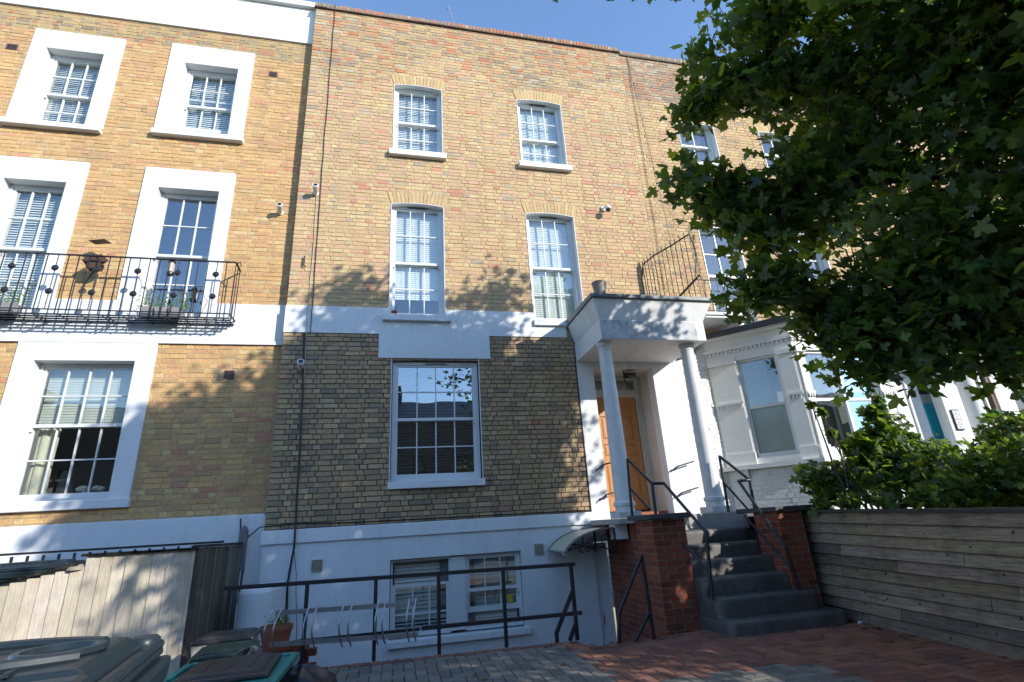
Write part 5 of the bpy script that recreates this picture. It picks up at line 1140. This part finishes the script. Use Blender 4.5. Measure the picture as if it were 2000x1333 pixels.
def wheelie(label, cx, cy, rot, w=.58, d=.72, h=1.0, m=None, lm=None, mode=0):
    t = thing('wheelie_bin', label, 'wheelie bin', (cx, cy, 0)); c, s = math.cos(rot), math.sin(rot); m = m or binM
    def T(x, y, z): return (cx+c*x-s*y, cy+s*x+c*y, z)
    q = MB(); a, b_ = .40, .46
    q.hexa([T(-w*a,-d*a,.02),T(w*a,-d*a,.02),T(w*a,d*a*.9,.02),T(-w*a,d*a*.9,.02),T(-w*b_,-d*b_,h-.05),T(w*b_,-d*b_,h-.05),T(w*b_,d*b_,h-.05),T(-w*b_,d*b_,h-.05)]); q.build('body', m, t, bevel=.02)
    q = MB(); q.hexa([T(-w/2,-d/2,h-.075),T(w/2,-d/2,h-.075),T(w/2,d/2,h-.075),T(-w/2,d/2,h-.075),T(-w/2-.008,-d/2-.008,h-.012),T(w/2+.008,-d/2-.008,h-.012),T(w/2+.008,d/2,h-.012),T(-w/2-.008,d/2,h-.012)]); q.build('rim', m, t, bevel=.012)
    bin_lid(t, *T(0,0,0)[:2], h-.008, w*.97, d*.96, rot, lm or m, mode)
    q = MB(); q.tube([T(-w*.35, d/2+.05, h-.02), T(w*.35, d/2+.05, h-.02)], .016, 10)
    for xx in (-.35, 0, .35): q.bar(T(w*xx, d/2-.02, h-.03), T(w*xx, d/2+.05, h-.02), .03, .05)
    q.build('handle', m, t, smooth=True)
    for xx in (-1, 1):
        q = MB(); q.lathe([(.0,-.02),(.1,-.02),(.1,.02),(.0,.02)], T(xx*w*.42, d*.42, .10), 16, (c, s, 0)); q.build('wheel', darkM, t)
    return t
wheelie('big grey wheelie bin with moulded lid in the lower left corner, nearest the fence', -.87, 1.36, math.radians(10), .70, .62, .985)
wheelie('grey wheelie bin cropped by the lower left corner, in front of the other bin', -.80, .72, math.radians(8), .66, .56, .955)
wheelie('grey wheelie bin lid just showing above the left board fence', -3.75, 6.85, math.radians(4), .95, .62, 1.11, mode=0)
RB = thing('recycling_box', 'teal plastic recycling box with a dark brown lid in the shade by the fence', 'recycling box', (-1.04, 4.15, 0))
q = MB(); q.box(-1.24,-.84,3.95,4.35,0,.20); q.build('lower_box', bingreen, RB, bevel=.02)
q = MB(); q.hexa([(-1.26,3.84,.201),(-.80,3.84,.201),(-.80,4.40,.201),(-1.26,4.40,.201),(-1.34,3.76,.455),(-.72,3.76,.455),(-.72,4.48,.455),(-1.34,4.48,.455)]); q.build('box', teal, RB, bevel=.01)
q = MB()
for a, b_ in (((-1.38,3.72),(-.69,3.72)),((-.69,3.72),(-.69,4.52)),((-1.38,4.52),(-1.38,3.72)),((-.69,4.52),(-1.38,4.52))): q.bar((*a,.45),(*b_,.45), .05, .035)
q.build('rim', teal, RB, bevel=.006)
for i in range(7): q = MB(); q.bar((-1.25+i*.09,3.80,.24),(-1.31+i*.10,3.745,.435), .012); q.build('rib', teal, RB)
bin_lid(RB, -1.02, 4.15, .46, .54, .60, .05, binbrown, 1)
BB = thing('food_caddy', 'dark green lidded bin against the slatted screen behind the teal box', 'bin', (-1.3, 5.0, 0))
q = MB(); q.hexa([(-1.45,4.85,0),(-1.12,4.85,0),(-1.12,5.2,0),(-1.45,5.2,0),(-1.5,4.8,.43),(-1.08,4.8,.43),(-1.08,5.25,.43),(-1.5,5.25,.43)]); q.build('body', bingreen, BB, bevel=.02)
bin_lid(BB, -1.28, 5.03, .43, .44, .46, .12, bingreen, 1)
BC = thing('bin', 'low bin with flat brown lid and red sticker at the back near the white wall', 'bin', (-1.45, 5.7, 0))
q = MB(); q.hexa([(-1.65,5.55,0),(-1.28,5.55,0),(-1.28,5.9,0),(-1.65,5.9,0),(-1.7,5.5,.43),(-1.24,5.5,.43),(-1.24,5.95,.43),(-1.7,5.95,.43)]); q.build('body', stoneSlab, BC, bevel=.02)
bin_lid(BC, -1.46, 5.73, .43, .50, .48, .05, binbrown, 1)
q = MB(); q.box(-1.40,-1.31,5.49,5.502,.36,.415); q.build('sticker', redM, BC)
SK = thing('refuse_sack', 'slumped black refuse sack between the teal box and the lightwell edge', 'refuse sack', (-.75, 4.5, 0))
q = MB(); n1, n2 = 22, 12; rnd = random.Random(3)
for (cx, cy, rx, ry_, rz) in ((-.62,4.35,.30,.30,.40),(-1.02,4.62,.22,.24,.50)):
    vs = []
    for i in range(n2+1):
        th = math.pi/2*i/n2
        for k in range(n1):
            ph = 2*math.pi*k/n1; f = 1+.09*math.sin(5*ph+i)+.06*math.sin(9*ph+2*i)+rnd.uniform(-.03,.03)
            vs.append((cx+rx*f*math.cos(th)*math.cos(ph), cy+ry_*f*math.cos(th)*math.sin(ph), rz*math.sin(th)**.8*(1+.05*math.sin(4*ph))))
    q.add(vs, [(i*n1+k, i*n1+(k+1)%n1, (i+1)*n1+(k+1)%n1, (i+1)*n1+k) for i in range(n2) for k in range(n1)])
q.build('sack', sackM, SK, smooth=True)
o = MB().box(5.03,5.06,5.42,5.45,0,.02).box(5.0,5.03,5.40,5.43,.0,.015).build('litter', paint); tag(o, 'scrap of white litter on the paving below the board fence', 'litter')
o = MB().tube([(11.75,7.85,.5),(11.75,7.85,10.9)], .055, 10).build('drainpipe', drainM, None, smooth=True); tag(o, 'brown drainpipe on the far white house front at the right', 'drainpipe')
o = MB().tube([(11.9,7.86,.5),(11.9,7.86,10.9)], .04, 10).build('drainpipe', oldpaint, None, smooth=True); tag(o, 'pale drainpipe beside the brown one at the far right', 'drainpipe')

# ============================================================ OPPOSITE TERRACE (seen only as a reflection in the ground floor glass)
OT = thing('opposite_terrace', 'dark terrace roofline reflected in the ground floor window glass', 'terrace', (0, -20, 0))
q = MB(); wall_cells(q, -40, 45, 0, 8.8, -20.3, -20, [(-38+i*3.0, -36.9+i*3.0, z, z+1.7) for i in range(27) for z in (1.2, 4.4)]); q.build('wall', mat('opposite_brick', (.09,.065,.045), .9, .2, 4), OT)
q = MB(); q.box(-40, 45, -20.2, -20.19, .5, 7.5); q.build('window_glass', mat('dark_glass', (.03,.035,.04), .1), OT)
q = MB(); q.prism([(-40,-20.0,8.8),(-40,-24,10.8),(-40,-28,8.8)], (85,0,0)); q.build('roof', slate, OT)
for x in (-25,-13,-1,11,23,35): q = MB(); q.box(x, x+1.3, -24.4, -23.6, 9.6, 12.0); q.build('chimney', mat('opposite_brick'), OT)

# ============================================================ MAPLE TREE
def limb(q, a, b_, r0, r1, seed, n=8, wob=.12):
    rnd = random.Random(seed); a, b_ = Vector(a), Vector(b_); pts = []
    for i in range(n+1):
        t = i/n; s_ = math.sin(math.pi*t)*wob; pts.append(a+(b_-a)*t+Vector((rnd.uniform(-s_, s_), rnd.uniform(-s_, s_), .15*math.sin(math.pi*t)*(b_-a).length*.3)))
    q.tube(pts, r0, 8, True, r1); return pts
TR = thing('maple_tree', 'large dark green maple overhanging the forecourt and covering the upper right', 'tree', (6.6, 1.4, 0))
rng = np.random.default_rng(2024)
# lobes: centre, radius, twig count, layers of the crown in world space
VIEW_LOBES = [(4.25,3.80,6.00,.52),(5.26,3.30,6.36,1.0),(5.56,2.80,5.18,1.15),(4.3,3.90,4.45,.66),(5.12,3.20,3.80,1.2),(4.25,4.00,3.22,.34),
 (4.63,3.60,3.05,.45),(4.85,3.20,2.95,.5),(3.40,4.00,3.33,.06),(3.58,4.0,3.40,.09),(3.85,4.0,3.5,.14),(3.51,3.90,6.33,.04),(3.16,3.95,5.56,.03),(3.42,3.95,5.72,.08),(3.62,3.9,5.98,.12),(4.23,3.60,6.80,.25),(4.79,3.60,5.16,.9),
 (6.2,3.2,3.2,.7),(6.3,2.6,5.6,1.2),(3.95,3.2,6.3,.2),(3.95,3.9,6.95,.22),(3.12,4.2,4.75,.05),(3.28,4.2,4.70,.12),(3.48,4.2,4.60,.18),(3.7,4.1,4.55,.25),(3.6,4.1,4.25,.15),(3.85,4.05,4.1,.2),
 (4.35,3.9,2.85,.22),(4.5,3.7,2.65,.15),(4.7,3.4,2.5,.12),(5.2,3.3,2.75,.2),(5.6,3.1,2.55,.22),(5.0,3.1,2.55,.2),(5.5,3.3,2.3,.12),(4.75,3.9,2.62,.1),(4.45,4.1,2.6,.07),(5.1,3.8,2.75,.15)]
SHADE = [(-5.4,-2.6),(-5.3,-1.6),(-3.3,-1.45),(-3.25,-.2),(-3.95,1.1),(-3.75,2.4),(-3.4,3.2),(-2.9,3.1),(-2.6,3.5),(-2.05,3.3),(-1.65,3.7),(-1.4,4.0),(-.98,4.75),(-.85,5.25),(-.3,5.2),(-.15,4.6),(.2,4.5),(.95,4.6),(1.25,5.1),(1.75,5.35),(1.95,5.3),(1.8,4.8),(1.7,4.3),
 (1.45,3.85),(2.1,3.75),(3.0,3.8),(3.45,3.5),(3.1,3.2),(2.75,2.6),(2.45,2.2),(2.75,1.7),(2.4,1.1),(2.2,.2),(2.6,-1.0),(2.2,-2.6),(-2.4,-2.6)]
def inside(poly, x, z):
    c = False; n = len(poly)
    for i in range(n):
        x1, z1 = poly[i]; x2, z2 = poly[(i+1)%n]
        if (z1 > z) != (z2 > z) and x < (x2-x1)*(z-z1)/(z2-z1)+x1: c = not c
    return c
def framed(p, m=1.04):
    d = Vector((p[0], p[1], p[2]-EYE)); w_ = d.dot(cf)
    if w_ < .05: return False
    return abs(d.dot(cr2)/w_) < m*1.0014 and abs(d.dot(cu2)/w_) < m*.668
pts = []
rnd = random.Random(99)
CC = Vector((5.2, 1.6, 5.3))
tries = 0
while len(pts) < 700 and tries < 60000:      # hidden body of the crown, above and behind the lens
    tries += 1
    X = rnd.uniform(-5.4, 3.5); Z = rnd.uniform(-2.6, 5.4)
    if not inside(SHADE, X, Z): continue
    if Z < -.9 and rnd.random() < .5: continue
    if X > -1.5 and Z > -.9 and rnd.random() < (.25 if Z > 1.4 else .42): continue
    # nearest approach of the sun ray through (X, 8, Z) to the crown centre
    o = Vector((X, 8.0, Z)); t = (CC-o).dot(SUN); tt = t+rnd.gauss(0, 1.3); p = o+SUN*tt
    if p.z < 2.3 or p.y > 4.6: continue
    if framed(p): continue
    pts.append(p)
nhid = len(pts)
for (x, y, z, r) in VIEW_LOBES:
    n = int(30*r**2.0*(3.1 if r > .6 else 4.4))+6
    for _ in range(n):
        d = Vector((rnd.gauss(0,1), rnd.gauss(0,1), rnd.gauss(0,1))).normalized()*r*(rnd.random()**.45)*.92
        p = Vector((x,y,z))+d; f = p-SUN*((p.y-8)/SUN.y)
        if not inside(SHADE, f.x, f.z): continue
        pts.append(p)
P_all, N_all, S_all, twigs = [], [], [], []
for k, p in enumerate(pts):
    n = 36 if k < nhid else 15
    rad = .26 if k < nhid else .15
    ax = (p-CC).normalized(); 
    q_ = rng.normal(size=(n,3))*rad*np.array([1,1,.75])+np.array(p)
    if k < nhid: q_ = np.array([v for v in q_ if not framed(v, 1.0)]).reshape(-1, 3); n = len(q_)
    if k >= nhid: q_[:,2] -= .05
    P_all.append(q_); nn = rng.normal(size=(n,3))*.75+np.array([SUN.x*.5, SUN.y*.5, .9]); N_all.append(nn); S_all.append(rng.uniform(.07, .155, n))
    twigs.append((p, ax))
P_all = np.concatenate(P_all); N_all = np.concatenate(N_all); S_all = np.concatenate(S_all)
# prune stray leaves that would leave the crown
fx = P_all[:,0]-SUN.x*(P_all[:,1]-8)/SUN.y; fz_ = P_all[:,2]-SUN.z*(P_all[:,1]-8)/SUN.y
keep = (P_all[:,2] > 1.9) & (np.linalg.norm(P_all-np.array([0,0,EYE]), axis=1) > 2.0)
P_all, N_all, S_all = P_all[keep], N_all[keep], S_all[keep]
foliage('crown', TR, P_all, N_all, S_all, LEAFPAL, 5, leafM, 300, True)
q = MB(); tp = limb(q, (6.9,1.2,-.02), (6.5,1.5,3.0), .24, .17, 1); q.build('trunk', bark, TR, smooth=True)
q = MB(); joints = []
for i, (x, y, z, r) in enumerate([(5.26,3.30,6.3,1),(5.5,2.8,5.1,1),(4.26,3.90,4.5,1),(5.12,3.2,3.7,1),(4.2,4.0,3.3,1),(4.8,3.2,2.7,1),(4.19,3.8,6.0,1),(4,1,7,1),(2.6,1.2,6.6,1),(3.5,-.6,6.3,1),(5.5,-.8,6.0,1),(6.0,1.5,7.6,1),(3.0,.2,4.6,1)]):
    pp = limb(q, (6.5,1.5,2.6+.12*i), (x,y,z), .085, .018, 50+i, 10, .1); joints += pp[3:]
q.build('limbs', bark, TR, smooth=True)
q = MB(); J = np.array([tuple(j) for j in joints])
for k_i, (p, ax) in enumerate(twigs):
    j = J[np.argmin(((J-np.array(p))**2).sum(1)+ (J[:,2] > p.z)*.2)]
    if k_i < nhid and framed(j, 1.0): continue
    m_ = (Vector(j)+p)/2+Vector((rnd.uniform(-.08,.08), rnd.uniform(-.08,.08), .08))
    q.tube([Vector(j), m_, p, p+(p-m_).normalized()*.12], .009, 4, False, .003)
q.build('twigs', bark, TR, kind='stuff')
# hanging bunches of winged seeds
rn = np.random.default_rng(8); sel = [twigs[i][0] for i in rn.integers(nhid, len(twigs), 120)]
pos = np.concatenate([np.array(p)+rn.normal(size=(22,3))*np.array([.035,.035,.07])+np.array([0,-.08,-.08]) for p in sel]); 
foliage('seed_bunches', TR, pos, rn.normal(size=(len(pos),3)), rn.uniform(.025,.05,len(pos)), np.array([(.16,.17,.04),(.12,.14,.035),(.2,.17,.06)]), 9, leafM, 0, False)

# ============================================================ SHRUBS BEHIND THE BOARD FENCE
SH = thing('maple_shrub', 'bushy maple saplings rising above the right-hand grey board fence', 'shrub', (6.2, 5.0, .35))
SL = [(5.55,5.75,1.50,.34),(5.35,5.9,1.60,.26),(5.85,5.5,1.62,.40),(6.3,5.2,1.42,.36),(6.7,4.8,1.28,.40),(6.0,4.6,1.45,.5),(6.2,4.0,1.35,.55),(5.6,5.0,1.35,.35),(5.5,4.3,1.28,.32),(6.9,4.1,1.5,.5),(7.4,4.6,1.75,.5),(7.9,5.0,1.75,.4),(6.9,3.4,1.6,.5),(7.8,4.1,2.0,.5),
      (5.75,5.4,1.92,.2),(5.95,5.35,2.08,.18),(6.12,5.3,1.85,.2),(5.88,5.3,2.32,.11),(6.05,5.3,2.48,.07),(5.6,5.4,1.85,.12),(5.45,5.4,1.92,.06),(5.3,5.4,2.1,.05),(5.2,5.35,2.34,.035),(5.12,5.4,2.45,.02),(6.25,5.2,1.98,.08),(6.0,5.0,1.72,.28),(5.6,5.2,1.6,.3),(5.82,5.3,1.88,.28),(6.0,5.25,2.12,.24),(5.95,5.3,2.36,.15),(5.62,5.35,1.98,.14),(6.4,5.1,1.75,.22),(5.16,5.7,1.24,.12),(5.1,5.2,1.26,.12),(5.04,4.7,1.24,.12),(4.98,4.2,1.24,.10),(7.4,4.9,2.0,.3),(7.1,4.2,1.95,.3),(6.5,4.9,1.5,.3),(7.2,4.9,1.75,.3),(7.0,4.4,1.75,.35),(5.35,5.75,1.45,.22),(8.3,4.8,2.0,.4)]
pos, nr, sz, tw = [], [], [], []
for (x, y, z, r) in SL:
    n = int(2300*r**2.2)+22
    d = rn.normal(size=(n,3)); d /= np.linalg.norm(d, axis=1, keepdims=True); d *= r*rn.random((n,1))**.42
    a = np.array([x,y,z])+d*np.array([1,1,.85]); pos.append(a); nr.append(rn.normal(size=(n,3))*.6+np.array([.2,-.5,.8])); sz.append(rn.uniform(.06,.12,n)); tw += [tuple(v) for v in a[::14]]
pos = np.concatenate(pos); nr = np.concatenate(nr); sz = np.concatenate(sz)
u_ = (pos[:,:2]-np.array(fa))@np.array(fd); off = (pos[:,:2]-np.array(fa))@np.array(fn)
k_ = (off < -.05) | ((off < .16) & (pos[:,2] > 1.10) & (off > .05)) | ((off < .2) & (pos[:,2] > 1.2)); pos, nr, sz = pos[k_], nr[k_], sz[k_]
foliage('foliage', SH, pos, nr, sz, np.concatenate([LEAFPAL*.95, BRIGHT[:1]*.6]), 12, leafM, 300, True)
q = MB()
for i, (x, y, z, r) in enumerate(SL): limb(q, (max(x+rnd.uniform(0,.3), 5.5), y+rnd.uniform(-.1,.1), .3), (x, y, z), .02, .006, 200+i, 8, .06)
for p in tw: 
    c_ = min(SL, key=lambda s_: (s_[0]-p[0])**2+(s_[1]-p[1])**2+(s_[2]-p[2])**2); q.tube([(c_[0],c_[1],c_[2]-.2), p], .005, 4, False, .002)
q.build('stems', bark, SH, smooth=True)
# weeds at the foot of the wall
WD = thing('weeds', 'small weeds growing at the joint of porch floor and bay wall', 'weeds', (5.3, 7.4, 1.16))
pos = np.concatenate([np.array([5.0,7.3,1.24])+rn.normal(size=(60,3))*np.array([.25,.1,.06]), np.array([-1.2,6.6,.42])+rn.normal(size=(110,3))*np.array([.05,.04,.03])])
foliage('leaves', WD, pos, rn.normal(size=(len(pos),3)), rn.uniform(.02,.05,len(pos)), BRIGHT*.8, 15, leafB, 0, False)
FLV = thing('fallen_leaves', 'a few dry fallen leaves scattered on the red paving by the board fence', 'leaves', (4.0, 4.9, 0))
pos = np.concatenate([np.stack([rn.uniform(4.5, 5.0, 26), rn.uniform(3.2, 5.6, 26), np.full(26, .010)], 1), np.stack([rn.uniform(.2, 4.4, 22), rn.uniform(4.2, 6.0, 22), np.full(22, .010)], 1)])
foliage('leaves', FLV, pos, rn.normal(size=(len(pos),3))*.18+np.array([0,0,1.]), rn.uniform(.03,.06,len(pos)), np.array([(.16,.10,.03),(.10,.07,.03),(.12,.13,.04)]), 21, leafM, 0, True)
